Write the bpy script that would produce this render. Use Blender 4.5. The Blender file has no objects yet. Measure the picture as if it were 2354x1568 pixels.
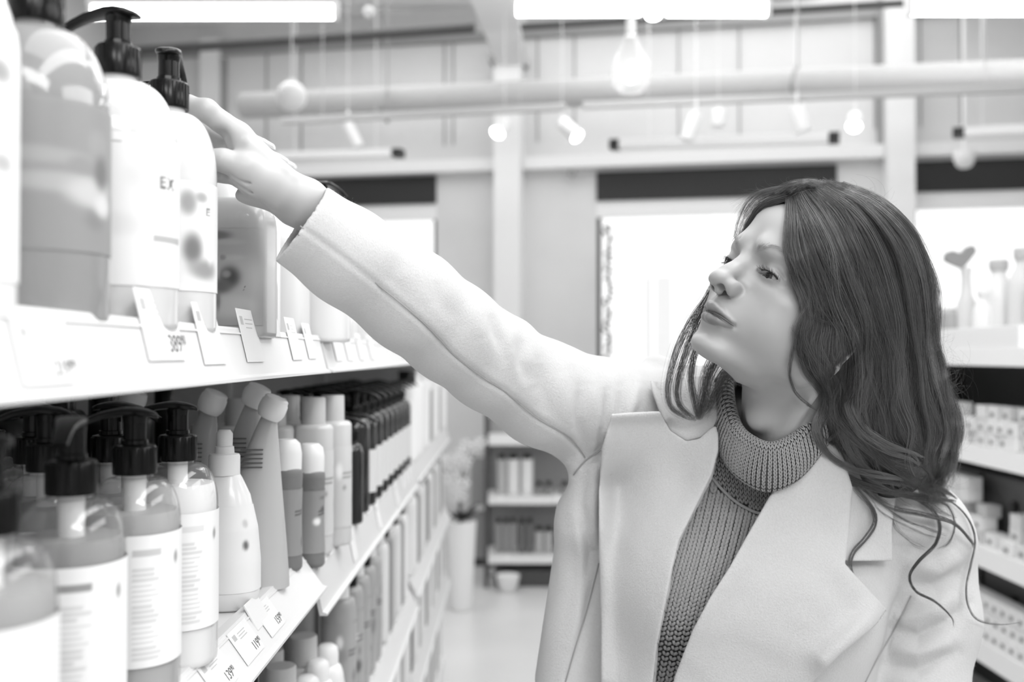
import bpy, bmesh, math, random
import numpy as np
from mathutils import Vector, Matrix, Euler

random.seed(7); RNG = np.random.default_rng(11)
S = bpy.context.scene
COL = S.collection
PI = math.pi

# ------------------------------------------------------------------ camera, sky, lights, exposure
FPX = 2289.0
CAMH = 1.40
PITCH = math.atan(31.0 / FPX)
cam_data = bpy.data.cameras.new('camera'); cam = bpy.data.objects.new('camera', cam_data); COL.objects.link(cam)
cam_data.sensor_width = 36.0; cam_data.lens = 36.0 * FPX / 2354.0
cam.location = (0, 0, CAMH); cam.rotation_euler = (PI / 2 + PITCH, 0, 0)
cam_data.clip_start = 0.05; cam_data.clip_end = 200
cam_data.dof.use_dof = True; cam_data.dof.focus_distance = 0.99; cam_data.dof.aperture_fstop = 3.8
S.camera = cam
S.view_settings.view_transform = 'Standard'; S.view_settings.look = 'None'
S.view_settings.gamma = 1.0; S.view_settings.use_curve_mapping = False
S.view_settings.exposure = 0.45
S.cycles.use_denoising = True
S.cycles.max_bounces = 10; S.cycles.transparent_max_bounces = 24; S.cycles.sample_clamp_indirect = 6.0
world = bpy.data.worlds.new('sky'); S.world = world; world.use_nodes = True
world.node_tree.nodes['Background'].inputs[0].default_value = (1, 1, 1, 1)
world.node_tree.nodes['Background'].inputs[1].default_value = 1.15

def area(name, loc, rot, sx, sy, power):
    l = bpy.data.lights.new(name, 'AREA'); l.shape = 'RECTANGLE'; l.size = sx; l.size_y = sy; l.energy = power
    o = bpy.data.objects.new(name, l); COL.objects.link(o); o.location = loc; o.rotation_euler = rot
    return o
# the shop's ceiling tubes overhead, plus unseen fill lights added for extra brightness
area('ceiling_and_fill_light', (0.30, 0.9, 3.2), (0, math.radians(-4), 0), 1.2, 3.2, 28)
area('ceiling_and_fill_light', (0.9, 0.3, 2.9), (0, math.radians(38), 0), 0.4, 3.0, 22)  # added fill, tilted to brighten the left shelves
area('ceiling_and_fill_light', (0.4, 5.6, 3.95), (0, 0, 0), 5.0, 3.0, 64)
area('ceiling_and_fill_light', (1.0, 3.1, 3.1), (0, math.radians(-22), 0), 0.6, 1.8, 12)  # added light with no fitting, brightens the cartons at right
area('ceiling_and_fill_light', (2.7, 0.9, 2.7), (0, math.radians(62), 0), 0.5, 3.2, 20)  # unseen light added at right to lift the left shelf interior
area('ceiling_uplight', (0.4, 4.7, 3.12), (math.radians(180), 0, 0), 4.5, 0.12, 12)
area('ceiling_and_fill_light', (0.5, -1.6, 2.9), (math.radians(50), 0, 0), 2.8, 0.5, 38)  # unseen fill added behind the camera

# ------------------------------------------------------------------ helpers
def PX(px, py, d):
    """point seen at photo pixel (px,py) at depth d metres along the optical axis"""
    x = (px - 1177.0) / FPX * d; u = -(py - 784.0) / FPX * d
    c, s = math.cos(PITCH), math.sin(PITCH)
    return Vector((x, c * d - s * u, CAMH + s * d + c * u))

def to_px(V):
    V = np.asarray(V, float); y = V[:, 1]; z = V[:, 2] - CAMH
    c, s = math.cos(PITCH), math.sin(PITCH)
    d = c * y + s * z; u = -s * y + c * z
    return 1177 + FPX * V[:, 0] / d, 784 - FPX * u / d, d

def mat(name, v, rough=0.5, spec=0.5, metal=0.0, bump=0.0, bscale=200.0, var=0.0, vscale=20.0, coat=0.0, trans=0.0, ior=1.45, sss=0.0, sheen=0.0, attr=None, emit=0.0):
    m = bpy.data.materials.new(name); m.use_nodes = True
    nt = m.node_tree; b = nt.nodes['Principled BSDF']
    b.inputs['Base Color'].default_value = (v, v, v, 1)
    b.inputs['Roughness'].default_value = rough; b.inputs['Specular IOR Level'].default_value = spec
    b.inputs['Metallic'].default_value = metal; b.inputs['Coat Weight'].default_value = coat
    b.inputs['Transmission Weight'].default_value = trans; b.inputs['IOR'].default_value = ior
    if sheen: b.inputs['Sheen Weight'].default_value = sheen; b.inputs['Sheen Roughness'].default_value = 0.5
    if sss:
        b.inputs['Subsurface Weight'].default_value = sss
        b.inputs['Subsurface Radius'].default_value = (1, 1, 1); b.inputs['Subsurface Scale'].default_value = 0.004
    tc = nt.nodes.new('ShaderNodeTexCoord')
    if attr:
        a = nt.nodes.new('ShaderNodeAttribute'); a.attribute_name = attr
        nt.links.new(a.outputs['Color'], b.inputs['Base Color'])
    elif var:
        n = nt.nodes.new('ShaderNodeTexNoise'); n.inputs['Scale'].default_value = vscale; n.inputs['Detail'].default_value = 5
        r = nt.nodes.new('ShaderNodeMapRange')
        r.inputs[1].default_value = 0.3; r.inputs[2].default_value = 0.7
        r.inputs[3].default_value = max(0, v - var); r.inputs[4].default_value = min(1, v + var)
        nt.links.new(tc.outputs['Object'], n.inputs['Vector']); nt.links.new(n.outputs[0], r.inputs[0])
        nt.links.new(r.outputs[0], b.inputs['Base Color'])
    if bump:
        n = nt.nodes.new('ShaderNodeTexNoise'); n.inputs['Scale'].default_value = bscale; n.inputs['Detail'].default_value = 6
        bp = nt.nodes.new('ShaderNodeBump'); bp.inputs['Strength'].default_value = bump; bp.inputs['Distance'].default_value = 0.001
        nt.links.new(tc.outputs['Object'], n.inputs['Vector']); nt.links.new(n.outputs[0], bp.inputs['Height'])
        nt.links.new(bp.outputs[0], b.inputs['Normal'])
    if emit:
        b.inputs['Emission Color'].default_value = (1, 1, 1, 1); b.inputs['Emission Strength'].default_value = emit
    return m

def clear_mat(name, tint=0.95, rough=0.02, haze=0.06, ior=1.45):
    """thin clear plastic or glass sheet"""
    m = bpy.data.materials.new(name); m.use_nodes = True; nt = m.node_tree
    for n in list(nt.nodes):
        if n.type != 'OUTPUT_MATERIAL': nt.nodes.remove(n)
    out = nt.nodes['Material Output']
    tr = nt.nodes.new('ShaderNodeBsdfTransparent'); tr.inputs[0].default_value = (tint, tint, tint, 1)
    gl = nt.nodes.new('ShaderNodeBsdfGlossy'); gl.inputs['Roughness'].default_value = rough
    df = nt.nodes.new('ShaderNodeBsdfDiffuse'); df.inputs[0].default_value = (.9, .9, .9, 1)
    lw = nt.nodes.new('ShaderNodeLayerWeight'); lw.inputs[0].default_value = .5
    pw = nt.nodes.new('ShaderNodeMath'); pw.operation = 'POWER'; pw.inputs[1].default_value = 4.0
    fr = nt.nodes.new('ShaderNodeMath'); fr.operation = 'MULTIPLY_ADD'; fr.inputs[1].default_value = (ior - 1) * 1.2; fr.inputs[2].default_value = ((ior - 1) / (ior + 1)) ** 2
    nt.links.new(lw.outputs['Facing'], pw.inputs[0]); nt.links.new(pw.outputs[0], fr.inputs[0])
    m1 = nt.nodes.new('ShaderNodeMixShader'); m1.inputs[0].default_value = haze
    m2 = nt.nodes.new('ShaderNodeMixShader')
    nt.links.new(tr.outputs[0], m1.inputs[1]); nt.links.new(df.outputs[0], m1.inputs[2])
    nt.links.new(fr.outputs[0], m2.inputs[0]); nt.links.new(m1.outputs[0], m2.inputs[1]); nt.links.new(gl.outputs[0], m2.inputs[2])
    nt.links.new(m2.outputs[0], out.inputs[0])
    return m

def meshobj(name, verts, faces, m=None, parent=None, smooth=True):
    me = bpy.data.meshes.new(name)
    if isinstance(verts, np.ndarray): verts = verts.tolist()
    if isinstance(faces, np.ndarray): faces = faces.tolist()
    me.from_pydata(verts, [], faces); me.update()
    if smooth: me.polygons.foreach_set('use_smooth', [True] * len(me.polygons))
    o = bpy.data.objects.new(name, me); COL.objects.link(o)
    if m: me.materials.append(m)
    if parent: o.parent = parent
    return o

class MB:
    """collects simple shapes into one mesh"""
    def __init__(s): s.v = []; s.f = []
    def add(s, vs, fs):
        n = len(s.v); s.v += [tuple(v) for v in vs]; s.f += [tuple(i + n for i in f) for f in fs]; return s
    def box(s, x0, x1, y0, y1, z0, z1, M=None, b=0.0):
        bm = bmesh.new(); bmesh.ops.create_cube(bm, size=1)
        for v in bm.verts: v.co = Vector(((x0 + x1) / 2 + v.co.x * (x1 - x0), (y0 + y1) / 2 + v.co.y * (y1 - y0), (z0 + z1) / 2 + v.co.z * (z1 - z0)))
        if b: bmesh.ops.bevel(bm, geom=list(bm.edges), offset=b, segments=2, affect='EDGES', profile=0.5)
        if M is not None: bm.transform(M)
        bm.verts.ensure_lookup_table(); bm.verts.index_update()
        s.add([v.co[:] for v in bm.verts], [[v.index for v in f.verts] for f in bm.faces]); bm.free(); return s
    def prism(s, pts, y0, y1, M=None):
        """polygon in xz extruded along y"""
        n = len(pts); vs = [(x, y0, z) for x, z in pts] + [(x, y1, z) for x, z in pts]
        fs = [tuple(range(n))[::-1], tuple(range(n, 2 * n))] + [(i, (i + 1) % n, n + (i + 1) % n, n + i) for i in range(n)]
        if M is not None: vs = [(M @ Vector(v))[:] for v in vs]
        return s.add(vs, fs)
    def lathe(s, prof, seg=32, c=(0, 0, 0), sx=1, sy=1, M=None, cap=True):
        vs = []; fs = []
        for r, z in prof:
            for k in range(seg):
                a = 2 * PI * k / seg; vs.append((c[0] + r * sx * math.cos(a), c[1] + r * sy * math.sin(a), c[2] + z))
        for i in range(len(prof) - 1):
            for k in range(seg):
                k2 = (k + 1) % seg; fs.append((i * seg + k, i * seg + k2, (i + 1) * seg + k2, (i + 1) * seg + k))
        if cap:
            fs.append(tuple(range(seg))[::-1]); fs.append(tuple((len(prof) - 1) * seg + k for k in range(seg)))
        if M is not None: vs = [(M @ Vector(v))[:] for v in vs]
        return s.add(vs, fs)
    def tube(s, pts, r, seg=10, cap=True):
        pts = [Vector(p) for p in pts]; n = len(pts); rr = r if isinstance(r, (list, tuple)) else [r] * n
        vs = []; fs = []; prev = None
        for i, p in enumerate(pts):
            t = (pts[min(i + 1, n - 1)] - pts[max(i - 1, 0)]).normalized()
            if prev is None: a = t.orthogonal().normalized()
            else: a = (prev - t * prev.dot(t)).normalized()
            prev = a; b = t.cross(a)
            for k in range(seg):
                w = 2 * PI * k / seg; vs.append((p + (a * math.cos(w) + b * math.sin(w)) * rr[i])[:])
        for i in range(n - 1):
            for k in range(seg):
                k2 = (k + 1) % seg; fs.append((i * seg + k, i * seg + k2, (i + 1) * seg + k2, (i + 1) * seg + k))
        if cap: fs.append(tuple(range(seg))[::-1]); fs.append(tuple((n - 1) * seg + k for k in range(seg)))
        return s.add(vs, fs)
    def build(s, name, m, parent=None, smooth=False, angle=None):
        o = meshobj(name, s.v, s.f, m, parent, smooth)
        if smooth:
            bm = bmesh.new(); bm.from_mesh(o.data); lim = math.radians(angle or 40)
            for e in bm.edges:
                if len(e.link_faces) == 2 and e.calc_face_angle(0) > lim: e.smooth = False
            bm.to_mesh(o.data); bm.free()
        return o

def tag(o, label, cat, group=None, kind=None):
    o['label'] = label; o['category'] = cat
    if group: o['group'] = group
    if kind: o['kind'] = kind
    return o
def struct(o): o['kind'] = 'structure'; return o
def empty(name, loc=(0, 0, 0), rz=0.0, label=None, cat=None, group=None):
    o = bpy.data.objects.new(name, None); COL.objects.link(o); o.location = loc; o.rotation_euler = (0, 0, rz); o.empty_display_size = .02
    if label: tag(o, label, cat, group)
    return o
KIDS = {}
def copy_tree(o, parent=None, loc=None, rz=None, label=None, group=None):
    c = o.copy(); COL.objects.link(c); c.parent = parent
    if loc is not None: c.location = loc
    if rz is not None: c.rotation_euler = (0, 0, rz)
    if label: c['label'] = label
    if group: c['group'] = group
    for ch in list(o.children): copy_tree(ch, c)
    return c
def text(s, size, m, M, parent, name='lettering', cx='LEFT', shear=0.0):
    cu = bpy.data.curves.new(name, 'FONT'); cu.body = s; cu.size = size; cu.align_x = cx; cu.shear = shear; cu.extrude = 0.00008
    t = bpy.data.objects.new(name, cu); COL.objects.link(t)
    me = bpy.data.meshes.new_from_object(t.evaluated_get(bpy.context.evaluated_depsgraph_get())); bpy.data.objects.remove(t); bpy.data.curves.remove(cu)
    me.materials.clear(); me.materials.append(m)
    o = bpy.data.objects.new(name, me); COL.objects.link(o); o.matrix_world = M
    if parent: o.parent = parent
    return o
# ------------------------------------------------------------------ materials shared
M_WALL = mat('painted_wall', .69, .8, var=.02, vscale=3)
M_WHITE = mat('white_paint', .82, .5)
M_STEEL = mat('white_steel', .84, .35)
M_DARK = mat('black_paint', .018, .5)
M_BLIND = mat('dark_fascia', .022, .6)
M_FLOOR = mat('floor_tile', .66, .25, var=.03, vscale=2)
M_CEIL = mat('ceiling_sheet', .78, .8, var=.02, vscale=2)
M_GREYP = mat('grey_metal', .30, .5)
M_LAMP = mat('lamp_glow', .9, .5, emit=9.0)
M_LAMP2 = mat('bulb_glow', .9, .5, emit=14.0)
M_GLASS = clear_mat('window_glass', .97, .02, 0.0)
M_GLOBE = clear_mat('globe_glass', .95, .03, 0.10, 1.45)
M_FROSTG = mat('frosted_globe', .80, .4)
M_DUCT = mat('duct_paint', .50, .6)
M_PIPED = mat('dark_pipe', .06, .6)

# ------------------------------------------------------------------ room
A_W = math.atan(2289 / 12700.); TA = math.tan(A_W); D0 = 7.5
def wx(px):                                    # x on the back wall seen at column px
    k = (px - 1177) / FPX; return k * D0 / (1 + k * TA)
def wz(px, py):                                # height on the back wall
    x = wx(px); d = D0 - x * TA; return CAMH + (815 - py) / FPX * d
MW = Matrix.Translation((0, D0, 0)) @ Matrix.Rotation(-A_W, 4, 'Z')
ca = math.cos(A_W)
def lx(px): return wx(px) / ca                 # local x along wall
# floor
struct(MB().box(-3.2, 4.2, -2.1, 8.8, -.1, 0).build('floor', M_FLOOR))
# back wall with openings
wins = [(690, 1003, 2.77, 1.0), (1372, 1925, 2.755, 1.0), (2100, 2640, 2.755, 1.0)]
WT = 4.35
mb = MB(); xs = [-3.4]
for a, b, t, s in wins: xs += [lx(a), lx(b)]
xs.append(4.6)
for i in range(0, len(xs), 2): mb.box(xs[i], xs[i + 1], 0, .2, 0, WT, MW)
for (a, b, t, s) in wins:
    mb.box(lx(a), lx(b), 0, .2, t, WT, MW); mb.box(lx(a), lx(b), 0, .2, 0, s, MW)
struct(mb.build('wall_back', M_WALL))
struct(MB().box(-3.2, -3.1, -2.1, 8.8, 0, 4.3).build('wall_left', M_WALL))
struct(MB().box(4.1, 4.2, -2.1, 6.72, 0, 4.3).build('wall_right', M_WALL))
struct(MB().box(-3.2, 4.2, -2.2, -2.1, 0, 4.3).build('wall_front', M_WALL))
# ceiling: light corrugated sheet
mb = MB()
mb.box(-3.2, 4.2, -2.1, 9.0, 4.05, 4.15)
for i in range(36): mb.box(-3.2, 4.2, .2 + i * .24, .23 + i * .24, 4.03, 4.05)
struct(mb.build('ceiling', M_CEIL))
# trims: pilaster columns, horizontal rail, panel joints
def wallbox(name, a, b, z0, z1, t0, t1, m): return MB().box(lx(a), lx(b), -t1, -t0, z0, z1, MW).build(name, m)
n = 1
def trim(a, b, z0, z1, t1, m, t0=0.0):
    global n
    struct(wallbox('trim_%d' % n, a, b, z0, z1, t0, t1, m)); n += 1
trim(1148, 1206, 0, 3.75, .22, M_WHITE)
trim(2030, 2092, 0, 4.02, .20, M_WHITE)
trim(470, 512, 0, 3.9, .1, M_WHITE)
for a, b in ((300, 1147), (1207, 2029), (2093, 2700)): trim(a, b, 2.78, 2.87, .10, M_WHITE)
trim(200, 2700, 3.78, 3.84, .05, M_GREYP)
for px in (610, 690, 1020, 1040, 1235, 1320, 1560, 1700, 2012, 2118, 2210): trim(px, px + 3, 3.0, 3.78, .01, M_GREYP)
trim(2018, 2029, 2.87, 3.9, .06, M_GREYP)
trim(513, 520, 2.9, 3.75, .05, M_GREYP)
# windows
for i, (a, b, t, s) in enumerate(wins):
    w = struct(empty('window_%d' % (i + 1), (0, 0, 0)))
    fr = MB()
    x0, x1 = lx(a), lx(b); zt = t - .335
    fr.box(x0, x0 + .03, .03, .09, s, zt, MW).box(x1 - .03, x1, .03, .09, s, zt, MW)
    fr.build('window_frame', M_DARK, w)
    MB().box(x0, x1, -.02, .06, t - .215, t, MW, .004).build('fascia_panel', M_BLIND, w)
    MB().box(x0, x1, .0, .06, t - .335, t - .215, MW).build('window_header', M_WHITE, w)
    MB().box(x0 + .03, x1 - .03, .05, .056, s, zt, MW).build('window_pane', M_GLASS, w)
    MB().box(x0 - .02, x1 + .02, -.08, .06, s - .04, s, MW).build('window_sill', M_WHITE, w)
# ceiling beam meeting the pilaster
p0 = PX(1178, 145, 7.15); 
mb = MB()
zb = p0.z
mb.box(-.15, .15, 0, .012, 0, .3)
bp = [PX(1178, 150, 7.1), PX(1120, -40, 4.6)]
L = (bp[1] - bp[0]).length; q = (bp[1] - bp[0]).to_track_quat('Y', 'Z').to_matrix().to_4x4()
MBm = Matrix.Translation(bp[0]) @ q
mb = MB().box(-.11, .11, 0, L, 0, .012, MBm).box(-.11, .11, 0, L, .25, .262, MBm).box(-.006, .006, 0, L, .01, .25, MBm)
tag(mb.build('ceiling_beam', M_WHITE), 'pale steel ceiling beam running from top edge down onto the wall column', 'beam')
o = MB().box(lx(1138), lx(1216), -.26, 0, 3.55, 3.6, MW).build('trim_%d' % n, M_GREYP); struct(o); n += 1

# big white pipe across the shop
def pipe(name, a, b, r, m, label, cat='pipe', seg=24):
    return tag(MB().tube([a, b], r, seg).build(name, m, smooth=True), label, cat)
pipe('ventilation_duct', PX(560, 243, 6.6), PX(2700, 160, 5.0), .085, M_DUCT, 'thick white ventilation duct crossing the shop under the ceiling', 'duct')
pipe('thin_pipe', PX(300, 118, 6.3), PX(1090, 64, 5.9), .028, M_PIPED, 'thin dark pipe sloping along ceiling at upper left')
pipe('thin_pipe', PX(1195, 62, 5.9), PX(2354, -10, 5.0), .020, M_PIPED, 'thin dark pipe sloping along ceiling at upper right')
# wires with clamps round the duct
for k, (px, d, nm) in enumerate(((885, 6.15, 'left part of the duct'), (1828, 5.35, 'duct above the cylinder spotlights'))):
    w = empty('duct_hanger', PX(px, 250, d), 0, 'thin hanging wire with dark curved clamp around the %s' % nm, 'hanger')
    base = w.location
    yy = {885: (280, 210), 1828: (238, 150)}[px]
    MB().tube([PX(px + 8, -30, d) - base, PX(px + 6, yy[1], d) - base], .004, 6).build('wire', M_GREYP, w)
    pts = [PX(px + 6 - 14 * math.sin(t * PI) , yy[1] + (yy[0] - yy[1]) * t, d - .1 * math.sin(t * PI)) - base for t in np.linspace(0, 1, 12)]
    MB().tube(pts, .012, 8).build('clamp', M_GREYP, w)

# lighting tracks and spotlights
def bar(name, a, b, h, w, m, label, cat, ends=None):
    o = empty(name, a, 0, label, cat); v = b - a; q = v.to_track_quat('X', 'Z').to_matrix().to_4x4(); L = v.length
    MB().box(0, L, -w / 2, w / 2, -h / 2, h / 2, q, .004).build('housing', m, o)
    for tt in (.15, .85): p = v * tt; MB().box(p.x - .002, p.x + .002, p.y - .002, p.y + .002, p.z + h / 2, 4.05 - a.z).build('hanging_rod', m, o)
    if ends:
        if 0 in ends: MB().box(-.06, 0, -w / 2, w / 2, -h / 2, h / 2, q).build('end_cap', M_DARK, o)
        if 1 in ends: MB().box(L, L + .06, -w / 2, w / 2, -h / 2, h / 2, q).build('end_cap', M_DARK, o)
    return o
bar('lighting_track', PX(650, 278, 5.4), PX(1300, 246, 5.0), .035, .035, M_DUCT, 'white lighting track below the duct, left of the lit pear bulb', 'lighting track')
bar('lighting_track', PX(1340, 243, 5.2), PX(2450, 200, 4.6), .035, .035, M_DUCT, 'white lighting track carrying cylinder spotlights, right of the pear bulb', 'lighting track')
bar('linear_lamp', PX(1425, 333, 6.2), PX(1905, 318, 5.8), .06, .08, M_STEEL, 'long unlit white linear fixture with dark ends above the middle window', 'ceiling lamp', (0, 1))
bar('linear_lamp', PX(640, 360, 6.4), PX(905, 353, 6.2), .05, .08, M_STEEL, 'short unlit white linear fixture above the left window', 'ceiling lamp', (1,))
bar('linear_lamp', PX(2218, 305, 5.6), PX(2500, 290, 5.3), .05, .08, M_STEEL, 'unlit white linear fixture above the right window', 'ceiling lamp', (0,))
def spot(px, py, qx, qy, d, lit, label, r=.037):
    a = PX(px, py, d); b = PX(qx, qy, d + (.0 if not lit else .06)); o = empty('spotlight', b, 0, label, 'spotlight', 'track spotlights')
    v = a - b; q = v.to_track_quat('Z', 'Y').to_matrix().to_4x4(); L = v.length
    MB().lathe([(r * .92, 0), (r, .01), (r, L), (r * .93, L), (r * .93, L - .012), (0.001, L - .012)], 24, M=q, cap=False).build('lamp_housing', M_STEEL, o, True)
    MB().lathe([(0.001, 0), (r * .92, 0), (r * .92, .004), (.001, .004)], 24, M=q @ Matrix.Translation((0, 0, L - .010)), cap=False).build('lamp_lens', M_LAMP2 if lit else M_STEEL, o, True)
    MB().tube([(0, 0, 0), (0, .0, .07)], .008, 8).build('mounting_arm', M_STEEL, o); MB().tube([(0, 0, .07), (0, .0, 4.05 - b.z)], .0015, 6).build('hanging_rod', M_STEEL, o)
spot(1143, 306, 1160, 282, 5.1, True, 'small lit spotlight in front of the wall column, left of two lit ones')
spot(1327, 314, 1292, 282, 5.1, True, 'lit white cylinder spotlight pointing down right, beside the column')
spot(1578, 322, 1600, 262, 5.0, False, 'unlit white cylinder spotlight leaning left above the middle window', .034)
spot(1650, 290, 1652, 250, 5.4, False, 'faint unlit spotlight hanging straight beside the leaning one', .036)
spot(1848, 302, 1832, 244, 4.9, False, 'unlit white cylinder spotlight hanging under the right duct clamp', .042)
spot(1963, 291, 1966, 268, 5.0, True, 'lit spotlight, the one furthest to the right')
spot(824, 338, 800, 284, 5.3, False, 'unlit slim spotlight leaning right on the left track', .03)
# fluorescent tubes
def tube_lamp(x0, x1, y, d, label):
    a = PX(x0, y, d); b = PX(x1, y, d); o = empty('tube_lamp', a, 0, label, 'tube lamp', 'glowing ceiling tubes')
    L = (b - a).length
    MB().tube([(0, 0, 0), (L, 0, 0)], .026, 16).build('lamp_tube', M_LAMP, o, True)
    MB().box(-.02, L + .02, -.04, .04, .03, .06).build('lamp_housing', M_STEEL, o)
    MB().box(-.02, 0, -.028, .028, -.028, .03).build('end_cap', M_STEEL, o); MB().box(L, L + .02, -.028, .028, -.028, .03).build('end_cap', M_STEEL, o)
    for xx in (L * .12, L * .88): MB().box(xx - .002, xx + .002, -.002, .002, .06, 4.05 - a.z).build('hanging_rod', M_STEEL, o)
tube_lamp(215, 768, 31, 4.7, 'long glowing ceiling tube at upper left above the pump bottles')
tube_lamp(1188, 1470, 24, 4.7, 'glowing ceiling tube left of the joint above the pear bulb')
tube_lamp(1532, 1760, 25, 4.7, 'glowing ceiling tube right of the joint above the pear bulb')
tube_lamp(2095, 2600, 22, 4.7, 'glowing ceiling tube running off the right edge of the picture')
o = MB().lathe([(.001, -.045), (.028, -.035), (.042, -.01), (.042, .01), (.028, .035), (.001, .045)], 20, M=Matrix.Translation(PX(1502, 25, 4.65)), cap=False).build('round_lamp', M_LAMP, smooth=True)
tag(o, 'small round glowing lamp between two ceiling tubes', 'ceiling lamp')
o = MB().lathe([(.001, -.03), (.02, -.022), (.03, 0), (.02, .022), (.001, .03)], 20, M=Matrix.Translation(PX(848, 27, 4.8)), cap=False).build('small_ceiling_fixture', M_WHITE, smooth=True)
tag(o, 'small pale round fixture beside the end of the left ceiling tube', 'ceiling fixture')
# pendant lamps: pear shaped glass with glowing core
def pendant(px, py, d, r, lit, label):
    c = PX(px, py, d); o = empty('pendant_lamp', c, 0, label, 'pendant lamp')
    if not lit:
        MB().lathe([(r * math.sin(t), -r * math.cos(t)) for t in np.linspace(.02, PI - .02, 18)], 28, cap=False).build('glass_globe', M_FROSTG, o, True); MB().lathe([(r * .3, r * .9), (r * .3, r * 1.15)], 16).build('lamp_socket', M_WHITE, o, True); MB().tube([(0, 0, r * 1.1), (0, 0, 4.05 - c.z)], .003, 6).build('cord', M_STEEL, o); return
    prof = [(.001, -r), (r * .5, -r * .87), (r * .87, -r * .5), (r, 0), (r * .93, r * .4), (r * .7, r * .9), (r * .42, r * 1.5), (r * .25, r * 2.0), (r * .22, r * 2.2)]
    MB().lathe(prof, 28, cap=False).build('glass_globe', M_GLOBE, o, True)
    s = r * (.40 if lit else .6)
    MB().lathe([(s * math.sin(t), -s * math.cos(t)) for t in np.linspace(.02, PI - .02, 12)], 20, cap=False).build('light_bulb', M_LAMP2 if lit else M_WHITE, o, True)
    MB().lathe([(r * .24, r * 1.9), (r * .24, r * 2.6), (r * .1, r * 2.9)], 16).build('lamp_socket', M_WHITE, o, True)
    MB().tube([(0, 0, r * 2.8), (.03, 0, 4.05 - c.z)], .004, 6).build('cord', M_STEEL, o)
pendant(1450, 172, 3.6, .075, True, 'pear shaped clear pendant lamp with brightly glowing bulb')
pendant(670, 222, 4.6, .07, False, 'pale round pendant lamp hanging at left above the reaching hand')
# dome camera and sensor
pc = PX(2217, 366, 6.3); o = empty('dome_camera', pc, 0, 'white dome security camera hanging before the right window fascia', 'camera')
MB().lathe([(.001, -.06), (.03, -.054), (.045, -.042), (.058, -.02), (.062, 0), (.066, .02), (.066, .05), (.001, .05)], 28, cap=False).build('camera_dome', M_STEEL, o, True)
MB().tube([(0, 0, .05), (0, 0, 4.05 - pc.z)], .010, 8).build('mounting_pole', M_STEEL, o)
o = MB().lathe([(.001, -.02), (.03, -.015), (.03, .02), (.001, .02)], 16, M=Matrix.Translation(PX(1315, 398, 7.35)), cap=False).build('motion_sensor', M_GREYP, smooth=True)
tag(o, 'tiny grey sensor on the wall left of the middle window', 'sensor')

# outside, beyond the glass: pale street furniture nearly lost in the glare
M_OUT = mat('pale_outside', .75, .8)
o = MB().box(-30, 30, 9.5, 60, -.6, -.5).build('ground_outside', M_OUT); struct(o)
def tower(px, top, bot, d, w, label):
    c = PX(px, bot, d); h = (PX(px, top, d) - c).length; o = empty('lattice_tower', c, 0, label, 'tower')
    MB().box(-w, w, -w, w, -.5 - c.z, h * .55).build('tower_shaft', M_OUT, o)
    MB().lathe([(w * .8, h * .55), (w * .25, h * .85), (.02, h)], 8).build('tower_spire', M_OUT, o)
tower(1526, 545, 700, 24, .18, 'faint pale tower seen through the middle window')
tower(1490, 600, 690, 26, .1, 'fainter thin pole left of the tower through the middle window')
# dark curly garland down the left side of the middle window
M_LEAF = mat('garland_leaf', .12, .7)
mb = MB(); rr = random.Random(3)
for i in range(60):
    y = 520 + i * 5.2; c = PX(1398 + rr.uniform(-10, 8), y, 7.2); a = rr.uniform(0, 6.3)
    v = Vector((math.cos(a), .2, math.sin(a))) * .028; w = Vector((-v.z, .0, v.x)) * .4
    mb.add([(c - v)[:], (c + w)[:], (c + v)[:], (c - w)[:]], [(0, 1, 2, 3)])
mb.tube([PX(1398 + 5 * math.sin(y / 20.), y, 7.2) for y in range(515, 850, 15)], .005, 6)
tag(mb.build('leaf_garland', M_LEAF), 'thin dark leafy garland hanging down the left side of middle window', 'garland')
# ------------------------------------------------------------------ gondola on the left
M_SHELF = mat('white_shelf_metal', .80, .35)
M_RAIL = mat('price_rail_plastic', .68, .3)
M_BACK = mat('dark_back_panel', .5, .6)
M_PAPER = mat('ticket_paper', .74, .6)
M_PAPERG = mat('ticket_paper_grey', .62, .6)
M_INK = mat('printed_ink', .10, .7)
M_INKL = mat('faint_printed_ink', .48, .7)
GX = -0.255; SEC = [(-.05, 1.314), (1.330, 2.648), (2.660, 3.98)]
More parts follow.
